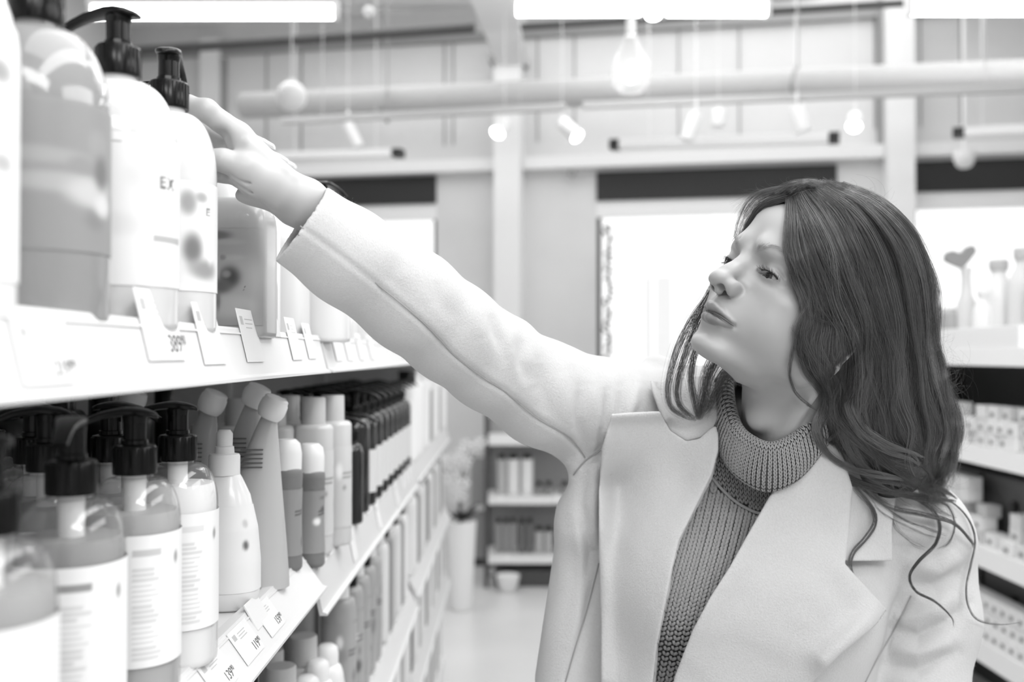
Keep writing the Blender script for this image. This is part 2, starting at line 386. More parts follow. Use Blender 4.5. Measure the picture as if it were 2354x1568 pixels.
# rail shape per shelf and section: (top x, top z, bottom x, bottom z, shelf z) relative to eye height
LV = {1: [(-.255, .023, -.245, -.019, .016)] * 3,
      2: [(-.274, -.268, -.249, -.303, -.272), (-.264, -.285, -.252, -.343, -.285), (-.264, -.285, -.252, -.335, -.285)],
      3: [(-.270, -.60, -.25, -.64, -.60), (-.272, -.623, -.25, -.666, -.618), (-.272, -.60, -.25, -.64, -.598)],
      4: [(-.270, -.86, -.25, -.90, -.85), (-.270, -.86, -.25, -.90, -.85), (-.270, -.86, -.25, -.90, -.85)]}
SHZ = {k: [CAMH + t[4] + .0008 for t in v] for k, v in LV.items()}
WHICH = ['nearest', 'middle', 'furthest']
LVN = {1: 'top', 2: 'second', 3: 'third', 4: 'lowest visible'}
for i, (y0, y1) in enumerate(SEC):
    gd = empty('gondola_shelving', (0, 0, 0), 0, ['nearest white metal shelving unit of the left display, under the large pump bottles', 'middle white metal shelving unit of the left display, below the coat sleeve', 'furthest white metal shelving unit of the left display, at the aisle end'][i], 'shelving')
    MB().box(-.78, -.75, y0, y1, .06, CAMH + .42).build('back_panel', M_BACK, gd)
    for y in ((y0 + .013, y1 - .013) if i == 0 else (y1 - .013,)): MB().box(-.80, -.745, y - .012, y + .012, 0, CAMH + .5).build('upright_post', M_SHELF, gd)
    MB().box(-.76, -.27, y0, y1, .0, .20).build('base_deck', M_SHELF, gd)
    if i == 2: MB().box(-.745, -.28, 3.975, 3.995, .2, CAMH + .02).build('end_panel', M_SHELF, gd)
    for k, secs in LV.items():
        tx, tz, bx, bz, sz = secs[i]
        mbs = MB().box(-.74, tx - .004, y0, y1, sz - .018, sz, None, .002).box(tx - .014, tx - .004, y0, y1, sz - .035, sz)
        o = mbs.build('shelf', M_SHELF, gd); o.location = (0, 0, CAMH)
        th = .0022; dx, dz = bx - tx, bz - tz
        pts = [(tx, tz), (bx, bz), (bx + .006, bz - .002), (bx + .006, bz - .005), (bx - .004, bz - .005), (tx - .006, tz - .002), (tx - .012, tz - .002), (tx - .012, tz + .001), (tx - .001, tz + .002)]
        MB().prism(pts, y0, y1).build('price_rail', M_RAIL, o)
        MB().prism([(tx + dx * .06 + .0006, tz + dz * .06), (tx + dx * .10 + .0012, tz + dz * .10), (tx + dx * .10, tz + dz * .10), (tx + dx * .06, tz + dz * .06)], y0, y1).build('rail_groove', M_PAPERG, o)

# ------------------------------------------------------------------ price tickets
def ticket(k, i, y, w, h, up, label, txt=None, grey=False, cents='90', lines=True):
    tx, tz, bx, bz, sz = LV[k][i]
    dx, dz = bx - tx, bz - tz; L = math.hypot(dx, dz); ux, uz = -dx / L, -dz / L    # up along the rail face
    o = empty('price_ticket', (tx + .0012 - ux * (h - up), y, CAMH + tz - uz * (h - up)), 0, label, 'price ticket', 'price tickets on the left display')
    Mx = Matrix(((0, ux, -uz, 0), (1, 0, 0, 0), (0, uz, ux, 0), (0, 0, 0, 1)))      # local x along +Y, local y up the ticket, z out
    Mx = Matrix(((0, ux, uz, 0), (1, 0, 0, 0), (0, uz, -ux, 0), (0, 0, 0, 1)))
    if Mx.col[2][0] < 0: Mx = Matrix(((0, ux, uz, 0), (1, 0, 0, 0), (0, uz, -ux, 0), (0, 0, 0, 1)))
    sh = []
    mb = MB().box(0, w, 0, h, -.0003, .0003, Mx, 0); mb.build('ticket_card', M_PAPERG if grey else M_PAPER, o)
    if lines:
        mb = MB(); r = random.Random(int(y * 1000))
        for j in range(9): mb.box(.006 + j * .0011, .006 + j * .0011 + .0006, h * .70, h * .86, .0003, .00045, Mx)
        mb.build('barcode', M_INKL, o)
        mb = MB()
        for j in range(3): mb.box(.022, .022 + w * (.25 + .2 * r.random()), h * (.80 - .08 * j), h * (.80 - .08 * j) + .0009, .0003, .00045, Mx)
        mb.build('printed_lines', M_INKL, o)
    if txt:
        t = text(txt, h * .36, M_INK, Matrix.Identity(4), o, 'price_figures'); t.matrix_basis = Mx @ Matrix.Translation((w * .60, h * .12, .0005))
        t = text(cents, h * .20, M_INK, Matrix.Identity(4), o, 'price_cents'); t.matrix_basis = Mx @ Matrix.Translation((w * .60 + h * .54, h * .235, .0005))
    return o
ticket(2, 0, .86, .062, .036, 0, 'paper price ticket printed 139 90 on the second shelf rail', '139')
ticket(2, 0, .955, .062, .036, 0, 'paper price ticket printed 119 90 on the second shelf rail', '119')
ticket(2, 0, 1.05, .06, .036, 0, 'paper price ticket printed 159 near the end of the second shelf rail', '159', grey=False)
ticket(2, 0, .77, .06, .036, 0, 'paper price ticket at the bottom edge of the second shelf rail', None)
ticket(1, 0, .93, .062, .052, .021, 'white price ticket with barcode standing up from top rail below the grey jug', None)
ticket(1, 0, 1.035, .055, .024, .020, 'grey blank ticket standing on the top rail beside the white barcode ticket', None, True, lines=False)
ticket(1, 0, 1.125, .05, .05, .020, 'pale price ticket just beyond the grey blank ticket on the top rail', None)
ticket(1, 0, .80, .06, .052, .020, 'blurred white price ticket below the third large pump bottle', None)
ticket(1, 0, .68, .075, .052, .024, 'large blurred white price ticket below the second large pump bottle', '389')
ticket(1, 0, 1.215, .045, .045, .016, 'small pale ticket by the joint of the top rail', None)
ticket(1, 0, .50, .06, .036, -.004, 'price ticket lying flat in the top rail at far left', '219')
for j, y in enumerate((1.40, 1.50, 1.62, 1.75)): ticket(1, 1, y, .05, .045, .012, 'pale price ticket on the top rail beyond the joint, below the sleeve')
for j, y in enumerate((1.6, 1.9, 2.2, 2.35, 2.42, 2.49, 2.56)): ticket(2, 1, y, .045, .05, .0 if j < 3 else .014, 'blurred price ticket on the middle module second rail')
# small white clip flag on rail 2
o = MB().box(-.001, .001, 0, .05, 0, .03, Matrix.Translation((-.262, 1.03, CAMH - .285)) @ Matrix.Rotation(math.radians(-30), 4, 'Y'), 0.0005).build('shelf_flag', M_PAPER)
tag(o, 'blank white plastic flag clipped over the second shelf rail', 'shelf flag')

# ------------------------------------------------------------------ bottles
M_BLK = mat('black_pump_plastic', .004, .22, spec=.28)
M_CLEAR = clear_mat('clear_bottle_plastic', .95, .04, .05, 1.65)
M_CAPW = mat('white_cap_plastic', .80, .35)
M_CAPG = mat('grey_cap_plastic', .52, .4)
M_LABW = mat('label_paint', .8, .4, attr='ink')
M_CHROME = mat('chrome', .7, .15, metal=1.0)
LIQ = {}
def liquid(v, rough=.25):
    k = (round(v, 2), rough)
    if k not in LIQ: LIQ[k] = mat('liquid_%d' % int(v * 100), v, max(rough, .5), trans=(0 if v > .5 else .1))
    return LIQ[k]
OPQ = {}
def plastic(v, rough=.3):
    k = (round(v, 2), rough)
    if k not in OPQ: OPQ[k] = mat('bottle_plastic_%d' % int(v * 100), v, rough, coat=.35)
    return OPQ[k]

def sup(a, b, n, t):
    c, s = math.cos(t), math.sin(t)
    return a * math.copysign(abs(c) ** (2 / n), c), b * math.copysign(abs(s) ** (2 / n), s)
def loft(prof, a, b, n, m, name, parent, seg=48, inset=0.0, zmax=None):
    """prof: (scale, z) list; cross-section superellipse a x b"""
    P = prof
    if zmax is not None:
        P = []
        for (s0, z0), (s1, z1) in zip(prof, prof[1:]):
            P.append((s0, z0))
            if z0 <= zmax < z1: P.append((s0 + (s1 - s0) * (zmax - z0) / (z1 - z0), zmax)); break
    vs = []; fs = []
    for s, z in P:
        for k in range(seg):
            x, y = sup(max(a * s - inset, .0005), max(b * s - inset, .0005), n, 2 * PI * k / seg); vs.append((x, y, z))
    for i in range(len(P) - 1):
        for k in range(seg):
            k2 = (k + 1) % seg; fs.append((i * seg + k, i * seg + k2, (i + 1) * seg + k2, (i + 1) * seg + k))
    fs.append(tuple(range(seg))[::-1]); fs.append(tuple((len(P) - 1) * seg + k for k in range(seg)))
    mb = MB().add(vs, fs); return mb.build(name, m, parent, True, 50)
def prof_at(prof, z):
    for (s0, z0), (s1, z1) in zip(prof, prof[1:]):
        if z0 <= z <= z1 and z1 > z0: return s0 + (s1 - s0) * (z - z0) / (z1 - z0)
    return prof[-1][0]
def label_wrap(prof, a, b, n, z0, z1, a0, a1, paint, parent, nu=72, nv=48, off=.0006, name='label', m=None):
    vs = []; fs = []; U = np.linspace(0, 1, nu); V = np.linspace(0, 1, nv)
    td = np.linspace(math.radians(a0), math.radians(a1), 1500); pd = np.array([sup(a, b, n, t) for t in td]); ld = np.concatenate([[0], np.cumsum(np.linalg.norm(np.diff(pd, axis=0), axis=1))])
    TU = np.interp(U * ld[-1], ld, td)
    for v in V:
        z = z0 + (z1 - z0) * v; s = prof_at(prof, z)
        for u in TU:
            x, y = sup(a * s + off, b * s + off, n, u); vs.append((x, y, z))
    for j in range(nv - 1):
        for i in range(nu - 1):
            q = j * nu + i; fs.append((q, q + 1, q + nu + 1, q + nu))
    o = meshobj(name, vs, fs, m or M_LABW, parent)
    G = paint(np.tile(U, nv), np.repeat(V, nu)); G = np.clip(G, 0, 1)
    at = o.data.color_attributes.new('ink', 'FLOAT_COLOR', 'POINT')
    at.data.foreach_set('color', np.stack([G, G, G, np.ones_like(G)], 1).ravel().astype(np.float32))
    return o
def rect(G, u, v, u0, u1, v0, v1, g): G[(u >= u0) & (u <= u1) & (v >= v0) & (v <= v1)] = g; return G
def blob(G, u, v, cu, cv, ru, rv, g, p=2):
    w = np.exp(-(((u - cu) / ru) ** 2 + ((v - cv) / rv) ** 2) ** p); return G * (1 - w) + g * w
def lines(G, u, v, u0, u1, v0, v1, nrow, g, seed=0):
    r = np.random.default_rng(seed)
    for k in range(nrow):
        vc = v1 - (k + .5) * (v1 - v0) / nrow; e = u0 + (u1 - u0) * (.6 + .4 * r.random()); h = (v1 - v0) / nrow * .25
        G[(u >= u0) & (u <= e) & (abs(v - vc) < h)] = g
    return G

def pump(parent, z, ang, m=None, r=.0163, ch=.0225, sh=.019, spout=.046, style=0, hs=1.0):
    m = m or M_BLK
    mb = MB(); prof = [(r, 0), (r * 1.02, .002), (r * 1.0, ch - .002), (r * .93, ch), (r * .62, ch + .001), (r * .60, ch + .004), (r * .5, ch + .005)]
    mb.lathe([(a, z + b) for a, b in prof], 36)
    for k in range(30):
        t = 2 * PI * k / 30; M = Matrix.Translation((r * math.cos(t), r * math.sin(t), z + ch * .5)) @ Matrix.Rotation(t, 4, 'Z')
        mb.box(-.0004, .0003, -.0006, .0006, -ch * .42, ch * .42, M)
    mb.build('pump_collar', m, parent, True)
    MB().lathe([(r * .54, z + ch), (r * .54, z + ch + sh + .004)], 24).build('pump_stem', m, parent, True)
    zt = z + ch + sh; R = Matrix.Translation((0, 0, zt)) @ Matrix.Rotation(math.radians(ang), 4, 'Z')
    st = [(-.0175, .004, .0025, -.001), (-.0145, .013, .0045, .0005), (-.008, .019, .0065, .002), (0, .021, .0075, .003), (.008, .019, .0075, .003), (.016, .0155, .0068, .002), (.026, .0125, .006, 0), (.036, .0110, .0056, -.004), (spout - .002, .010, .0052, -.0085), (spout, .0095, .0045, -.0095)]
    vs = []; fs = []; seg = 14
    for x, w, h, zc in st:
        for k in range(seg):
            yy, zz = sup(w * .5 * hs, h * .5, 3.0, 2 * PI * k / seg); vs.append((R @ Vector((x, yy, zc + .004 + zz)))[:])
    for i in range(len(st) - 1):
        for k in range(seg):
            k2 = (k + 1) % seg; fs.append((i * seg + k, (i + 1) * seg + k, (i + 1) * seg + k2, i * seg + k2))
    fs.append(tuple(range(seg))); fs.append(tuple((len(st) - 1) * seg + k for k in range(seg))[::-1])
    mb = MB().add(vs, fs).lathe([(.0085, -.004), (.0095, .003)], 18, M=R); mb.build('pump_head', m, parent, True)

def dome_profile(r, H, neck=.0135, rb=.006, dome=.05):
    """rounded-shoulder bottle; scale relative to r"""
    P = [(.80, 0), (.92, .0012), (.985, rb * .5), (1, rb)]
    P += [(1, H - dome)]
    for t in np.linspace(.1, 1, 14):
        a = t * PI / 2; P.append(((neck / r) + (1 - neck / r) * math.cos(a) ** .85, H - dome + dome * math.sin(a) ** 1.05))
    P += [(neck / r, H + .006)]
    return P
def dip_tube(parent, z0, z1):
    MB().lathe([(.0085, z1 - .03), (.0085, z1)], 16).lathe([(.0028, z0), (.0028, z1 - .03)], 10).build('dip_tube', M_CAPW, parent, True)

def big_pump(label, y, x, ang, liq, paint, z0, z1, a0=-175, a1=60, r=.0435, H=.185, show=True, dens=(96, 96)):
    o = empty('pump_bottle', (x, y, SHZ[1][0]), 0, label, 'pump bottle', 'large pump bottles on the top shelf')
    P = dome_profile(r, H, dome=.052)
    loft(P, r, r, 2.0, liq, 'bottle_body', o, 64)
    if paint: label_wrap(P, r, r, 2.0, z0, z1, a0, a1, paint, o, *dens)
    pump(o, H + .004, ang); return o

def glyphE(G, u, v, u0, v0, w, h, g):
    rect(G, u, v, u0, u0 + w * .25, v0, v0 + h, g)
    for q in (0, .42, .82): rect(G, u, v, u0, u0 + w, v0 + h * q, v0 + h * (q + .18), g)
    return G
def glyphX(G, u, v, u0, v0, w, h, g):
    s = (u - u0) / w; t = (v - v0) / h; m = (s > 0) & (s < 1) & (t > 0) & (t < 1) & ((abs(s - t) < .17) | (abs(s + t - 1) < .17)); G[m] = g; return G
def ang_u(ang, a0=-175, a1=60): return (ang - a0) / (a1 - a0)

def paint_floral(u, v):
    G = np.full_like(u, .26)
    G = blob(G, u, v, ang_u(-70), .62, .22, .06, .34); G = blob(G, u, v, ang_u(-45), .45, .25, .07, .38)
    G = blob(G, u, v, ang_u(-20), .40, .10, .10, .5); G = blob(G, u, v, ang_u(-12), .74, .05, .10, .30)
    G = blob(G, u, v, ang_u(-8), .55, .04, .12, .16); G = blob(G, u, v, ang_u(-16), .22, .05, .07, .22)
    G = blob(G, u, v, ang_u(-30), .58, .05, .06, .26); G = blob(G, u, v, ang_u(-5), .33, .05, .08, .60)
    G = lines(G, u, v, ang_u(-120), ang_u(-60), .54, .60, 3, .30, 2)
    return G
def paint_white2(u, v):
    G = np.full_like(u, .74)
    G = blob(G, u, v, ang_u(-40), .72, .10, .10, .66); G = blob(G, u, v, ang_u(-75), .40, .14, .08, .66)
    glyphE(G, u, v, ang_u(-28), .66, .035, .085, .12); glyphX(G, u, v, ang_u(-17), .66, .035, .085, .12)
    G = lines(G, u, v, ang_u(-28), ang_u(10), .50, .60, 2, .70, 3)
    rect(G, u, v, ang_u(-36), ang_u(8), .295, .345, .42)
    rect(G, u, v, ang_u(-76), ang_u(-66), .93, .937, .3)
    G = lines(G, u, v, ang_u(-36), ang_u(8), .08, .24, 4, .76, 4); return G
def paint_art3(u, v):
    G = np.full_like(u, .72)
    G = blob(G, u, v, ang_u(-48), .80, .05, .12, .30); G = blob(G, u, v, ang_u(-30), .86, .04, .05, .35)
    G = blob(G, u, v, ang_u(-42), .38, .06, .16, .16); G = blob(G, u, v, ang_u(-25), .20, .10, .10, .28)
    G = blob(G, u, v, ang_u(-15), .45, .03, .18, .80); glyphE(G, u, v, ang_u(-22), .70, .03, .07, .25)
    G[v < .07] = .74; return G
big_pump('large pump bottle of white lotion, leftmost on the top shelf', .50, -.297, 180, plastic(.82, .1), lambda u, v: lines(blob(blob(np.full_like(u, .84), u, v, ang_u(-12), .80, .06, .05, .35), u, v, ang_u(-8), .45, .05, .04, .45), u, v, ang_u(-40), ang_u(0), .2, .4, 4, .6), .02, .15)
big_pump('large pump bottle of grey soap with floral label, second from the left', .619, -.297, 120, plastic(.27, .1), paint_floral, .045, .135)
big_pump('large pale pump bottle with EX on its label and spout pointing left', .738, -.293, 172, plastic(.62, .1), paint_white2, .032, .140)
big_pump('large white pump bottle touched by the reaching hand', .838, -.290, 95, plastic(.64, .1), paint_art3, .035, .125, r=.0395, H=.186)
# black nozzle poking out beside the touched collar belongs to a further pump bottle hidden behind
big_pump('white pump bottle mostly hidden behind the one being touched, black spout poking out', .945, -.345, -25, plastic(.80, .1), None, 0, 0, r=.038, H=.186)

# ---- grey jug and its neighbours
def jug(label, y, x, v, a, b, H, neck, m=None, edge=True, paint=None, capm=None, group=None, name='cleaner_jug', n=4.5, sh=None, z=None, cap=True):
    o = empty(name, (x, y, SHZ[1][0] if z is None else z), 0, label, 'bottle', group)
    P = [(.93, 0), (1, .004), (1, H - .035)] + [((1 - t) * 1 + t * neck if t < 1 else neck, H - .035 + .035 * math.sin(t * PI / 2)) for t in (.08, .2, .35, .5, .7, .85, 1)]
    P = [(.93, 0), (.985, .002), (1, .006), (1, H - .03)]
    for t in np.linspace(.12, 1, 9): P.append((neck + (1 - neck) * (math.cos(t * PI / 2) ** .6), H - .03 + .03 * math.sin(t * PI / 2)))
    loft(P, a, b, n, m or plastic(v), 'bottle_body', o)
    if paint: label_wrap(P, a, b, n, .012, H - .034, -150, -30, paint, o, 80, 64)
    if cap: MB().lathe([(a * neck * .8, H - .002), (a * neck * .8, H + .018), (a * neck * .7, H + .02)], 24).build('screw_cap', capm or M_CAPW, o, True)
    return o
def paint_jug(u, v):
    G = np.full_like(u, .33) + .05 * (v - .5)
    for q in ((.64, .50, .12, .12, .05), (.54, .40, .12, .09, .10), (.5, .93, .16, .05, .14), (.62, .86, .18, .03, .40), (.66, .70, .14, .03, .38), (.62, .2, .28, .12, .42), (.46, .25, .08, .12, .16), (.56, .70, .04, .03, .22), (.6, .53, .05, .04, .22)): G = blob(G, u, v, *q)
    for q in ((.80, .40), (.79, .36)): G = blob(G, u, v, q[0], q[1], .008, .008, .08, 4)
    return G
jug('big grey jug with dark leaf artwork below the reaching hand', 1.02, -.292, .36, .046, .036, .142, .42, paint=paint_jug, n=6)
jug('dark grey curved bottle just beyond the grey jug', 1.105, -.292, .20, .030, .030, .085, .3, n=2.6)
jug('tall light plastic canister under the coat cuff', 1.17, -.31, .72, .034, .03, .145, .5, n=5)
jug('pale square refill pack beyond the canister', 1.26, -.30, .66, .040, .034, .15, .4, n=6)
o = jug('tall pale bottle with black pump standing behind the wrist', 1.36, -.262, .68, .04, .035, .17, .35, n=3, cap=False); pump(o, .168, 55, hs=1.5)
jug('second pale square refill pack below the sleeve', 1.37, -.29, .70, .042, .036, .12, .4, n=6)
jug('dark slim pack beyond the pale refill packs on top shelf', 1.455, -.285, .05, .02, .03, .10, .5, n=6)
for j in range(6): jug('pale box shaped bottle half hidden by the sleeve on the top shelf', 1.60 + j * .11, -.30, .6, .034, .035, .06 if j < 4 else .05, .4, n=5, group='bottles behind the sleeve')
# white petal shaped pump tops beyond the hand
def white_pump_bottle(label, y, x, ang, H, r=.032, z=None):
    o = empty('white_pump_bottle', (x, y, SHZ[1][0] if z is None else z), 0, label, 'pump bottle', 'white pump bottles beyond the hand')
    P = dome_profile(r, H - .05, dome=.03); loft(P, r, r * .8, 2.4, plastic(.78), 'bottle_body', o)
    pump(o, H - .046, ang, M_CAPW, hs=1.6); return o
white_pump_bottle('white pump bottle whose spout shows above the knuckles', 1.13, -.317, 5, .230)
white_pump_bottle('white pump bottle with broad spout above the back of the hand', 1.24, -.326, 8, .235)
white_pump_bottle('white pump bottle with the lowest spout showing behind the wrist', 1.33, -.336, 0, .245)

# ---- second shelf: clear soap pumps
def soap(label, y, x, ang, lv, paint, z0=.036, z1=.135, r=.0342, H=.176, fill=.150, i=0, k=2):
    o = empty('soap_dispenser', (x, y, SHZ[k][i]), 0, label, 'soap dispenser', 'black pump soap dispensers on the second shelf')
    P = dome_profile(r, H, dome=.036, rb=.008)
    loft(P, r, r, 2.2, M_CLEAR, 'bottle_body', o)
    loft(P, r, r, 2.2, liquid(lv), 'liquid', o, inset=.0016, zmax=fill)
    if paint: label_wrap(P, r, r, 2.2, z0, z1, -175, 60, paint, o, 80, 80)
    dip_tube(o, fill - .002, H + .004); pump(o, H + .002, ang); return o
def paint_list(seed, bg=.3, a=-88, b=-46):
    def f(u, v):
        G = np.full_like(u, .84); rect(G, u, v, ang_u(a), ang_u(b), .84, .89, bg)
        G = lines(G, u, v, ang_u(a), ang_u(b), .05, .76, 18, .66, seed); G = blob(G, u, v, ang_u(-10), .8, .02, .05, .3); return G
    return f
soap('black pump soap dispenser cut at the very edge, nearest the camera', .52, -.274, 262, .45, lambda u, v: np.full_like(u, .8), fill=.150)
soap('black pump soap dispenser with clear soap and dark bar on its label', .668, -.295, 285, .36, paint_list(1))
soap('soap dispenser with spout pointing left, third from the left edge', .78, -.295, 186, .48, paint_list(2, .55, -72, -36))
soap('soap dispenser of pale soap standing nearest the white squeeze bottle', .88, -.295, 183, .9, paint_list(3, .7, -70, -35), fill=.158)
soap('dark soap dispenser in the back row at far left, spout toward camera', .86, -.412, 238, .2, paint_list(4))
soap('dark soap dispenser in the back row behind the bar labelled one', .80, -.372, 190, .2, paint_list(5))
soap('soap dispenser in the back row with both ends of its spout showing', .875, -.352, -8, .35, paint_list(6))
soap('soap dispenser at the far left back corner, only its spout in view', .93, -.49, 0, .3, paint_list(7))

# ---- other bottle kinds
def capped(name, label, loc, a, b, n, H, body, cap, caph, capr, neck=.5, shoulder=.03, group=None, paint=None, rz=0, waist=0, domecap=False, seg=36, lab=(.15, .8)):
    o = empty(name, loc, rz, label, 'bottle', group)
    P = [(.90, 0), (.98, .002), (1, .006)]
    for t in np.linspace(.15, 1, 6): P.append((1 - waist * math.sin(t * PI), .006 + (H - shoulder - .006) * t))
    for t in np.linspace(.15, 1, 7): P.append((neck + (1 - neck) * max(math.cos(t * PI / 2), 0) ** .7, H - shoulder + shoulder * math.sin(t * PI / 2)))
    loft(P, a, b, n, body, 'bottle_body', o, seg)
    if domecap: cp = [(capr, H - .002), (capr * 1.02, H + caph * .5), (capr * .9, H + caph * .85), (capr * .6, H + caph)]
    else: cp = [(capr, H - .002), (capr * .98, H + caph - .002), (capr * .92, H + caph)]
    MB().lathe(cp, 28).build('bottle_cap', cap, o, True)
    if paint: label_wrap(P, a, b, n, H * lab[0], H * lab[1], -160, 40, paint, o, 40, 40)
    return o
def art(base, seed, k=4, dark=.2):
    def f(u, v):
        r = np.random.default_rng(seed); G = np.full_like(u, base)
        for _ in range(k): G = blob(G, u, v, r.uniform(.3, .95), r.uniform(.1, .9), r.uniform(.03, .12), r.uniform(.03, .12), r.choice([dark, dark * 1.8, base * .8, .85]))
        G = lines(G, u, v, .55, .85, .6, .7, 2, dark, seed); return G
    return f
Z2 = SHZ[2]
# white squeeze bottle with pull-up cap
o = empty('squeeze_bottle', (-.310, 1.075, Z2[0]), 0, 'glossy white curved squeeze bottle with pull up cap and dark dot on label', 'bottle')
P = [(.80, 0), (.93, .003), (1, .02), (1.0, .05), (.92, .085), (.72, .12), (.5, .138), (.44, .142)]
loft(P, .038, .03, 2.3, plastic(.86), 'bottle_body', o)
label_wrap(P, .038, .03, 2.3, .02, .11, -150, 60, lambda u, v: blob(blob(np.full_like(u, .86), u, v, .55, .55, .03, .06, .15), u, v, .56, .8, .03, .05, .6), o, 60, 60)
MB().lathe([(.0165, .142), (.0165, .162), (.0155, .164), (.0105, .165), (.010, .172), (.0085, .173)], 28).lathe([(.0085, .173), (.0088, .186), (.006, .190)], 20).build('pull_up_cap', M_CAPW, o, True)
# standing pouches with angled ball caps
def pouch(label, loc, v, H=.21, rz=0, tilt=.02):
    o = empty('soap_pouch', loc, rz, label, 'pouch', 'translucent pouches with ball caps')
    vs = []; fs = []; seg = 28; N = 16
    for i in range(N + 1):
        t = i / N; a = .044 * (1 - .80 * t ** 1.5); b = .026 * (1 - t) ** .6 + .002
        for k in range(seg):
            x, y = sup(a, b, 2.2, 2 * PI * k / seg); vs.append((x + tilt * t * t, y, t * H))
    for i in range(N):
        for k in range(seg): k2 = (k + 1) % seg; fs.append((i * seg + k, i * seg + k2, (i + 1) * seg + k2, (i + 1) * seg + k))
    fs.append(tuple(range(seg))[::-1]); fs.append(tuple(N * seg + k for k in range(seg)))
    MB().add(vs, fs).build('pouch_body', plastic(v, .2), o, True, 60)
    c = Matrix.Translation((tilt + .002, 0, H + .004)) @ Matrix.Rotation(math.radians(25), 4, 'Y')
    MB().lathe([(.009, -.009), (.0125, -.008), (.0150, -.004), (.0163, .001), (.0165, .006), (.0158, .012), (.0146, .0135), (.0142, .0170), (.0125, .0185), (.008, .0195), (.001, .0197)], 32, M=c).build('ball_cap', M_CAPW, o, True)
    mb = MB()
    for j in range(5): mb.box(-.01, .016, -.0275 * (1 - (.70 + j * .025)) ** .6 - .003, -.0275 * (1 - (.70 + j * .025)) ** .6 - .001, H * (.70 + j * .025), H * (.70 + j * .025) + .0012)
    mb.build('printed_lines', M_INK, o)
    return o
pouch('translucent grey pouch with white ball cap standing behind the squeeze bottle', (-.305, 1.17, Z2[0]), .50, .200)
pouch('pouch with paler cap just behind the first ball capped pouch', (-.335, 1.21, Z2[0]), .45, .212)
pouch('pouch with ball cap standing behind the black pump soap dispensers', (-.385, 1.20, Z2[0]), .40, .205)
pouch('far back pouch with dull grey cap above the dispensers at left', (-.50, 1.25, Z2[0]), .30, .205)
# dome capped bottles
for j, (x, y, lb) in enumerate(((-.285, 1.262, 'dark translucent bottle with glossy white dome cap at the end of near module'), (-.272, 1.345, 'second dark bottle with white dome cap beside the joint'), (-.335, 1.262, 'dome capped bottle in the shade behind the front pair'))):
    capped('dome_cap_bottle', lb, (x, y, Z2[0] if y < 1.3 else Z2[1]), .0195, .0195, 2.6, .128, liquid(.2, .2), M_CAPW, .036, .0185, .8, .01, 'dome capped dark bottles', paint=art(.28, 40 + j, 4, .1), waist=.08, domecap=True)
# tall pale shampoo bottles
for j, (x, y) in enumerate(((-.285, 1.43), (-.270, 1.50), (-.335, 1.40), (-.335, 1.49), (-.385, 1.40), (-.385, 1.49), (-.435, 1.44))):
    capped('shampoo_bottle', ['tall pale shampoo bottle with matching cap, first of its front row', 'tall pale shampoo bottle nearest to the small black bottles'][j] if j < 2 else 'tall pale shampoo bottle standing behind the front two', (x, y, Z2[1]), .028, .0235, 2.6, .185, plastic(.58), mat('cap_grey', .50, .35), .038, .0175, .62, .008, 'tall pale shampoo bottles', paint=art(.60, 9, 5, .3) if j < 2 else None)
# black wall of packs behind
for j in range(14):
    y = .98 + j * .062 * 1.0
    if j > 11: break
    capped('black_bottle', 'black bottle standing in the dark back row of second shelf', (-.56 - .02 * (j % 2), y, SHZ[2][0] if y < 1.3 else SHZ[2][1]), .027, .024, 3, .20, plastic(.012), M_BLK, .03, .014, .5, .02, 'black bottles in the back row', seg=24)
# small black bottles with chrome pumps
def pumpb(name, label, loc, r, H, m, group, ang=0, pm=None, seg=28, paint=None):
    o = empty(name, loc, 0, label, 'bottle', group); P = dome_profile(r, H, neck=.011, dome=.022); loft(P, r, r, 2.2, m, 'bottle_body', o, seg)
    if paint: label_wrap(P, r, r, 2.2, H * .15, H * .62, -150, 20, paint, o, 30, 30)
    pump(o, H + .004, ang, pm, r=.013, ch=.018); return o
for j, (x, y) in enumerate(((-.279, 1.60), (-.272, 1.68), (-.33, 1.62), (-.33, 1.70))):
    pumpb('small_black_bottle', ['small glossy black bottle beside the pale shampoo', 'slightly further small glossy black bottle'][j] if j < 2 else 'small black bottle hidden behind the front pair', (x, y, Z2[1]), .021, .135, plastic(.01, .12), 'small black bottles', 0, M_CHROME if j > 1 else M_BLK)
for j in range(9):
    for q in range(3):
        pumpb('dark_bottle', 'tall dark glass bottle with pale label in the row below the sleeve' if q == 0 else 'tall dark glass bottle behind the labelled front row', (-.285 - .062 * q, 1.80 + j * .092, Z2[1]), .0275, .170, plastic(.014, .1), 'tall dark bottles', 0, None, 24, (lambda u, v: np.full_like(u, .62)) if q == 0 and j else None)
# far module: white tall products
kinds = [(.78, .026, .23, 'white'), (.62, .024, .21, 'pale grey'), (.4, .022, .20, 'grey'), (.85, .03, .235, 'bright white'), (.15, .022, .20, 'dark')]
for j in range(16):
    v, r, H, nm = kinds[(j * 3 + 3) % 5]
    if j < 3: v, r, H, nm = kinds[3]
    capped('hair_product', '%s blurred bottle in the far module of the second shelf' % nm, (-.285, 2.70 + j * .078, Z2[2]), r, r, 2.4, H - .03, plastic(v), M_CAPW if j % 3 else M_BLK, .035, r * .8, .7, .01, 'far %s bottles on the second shelf' % nm, seg=20)
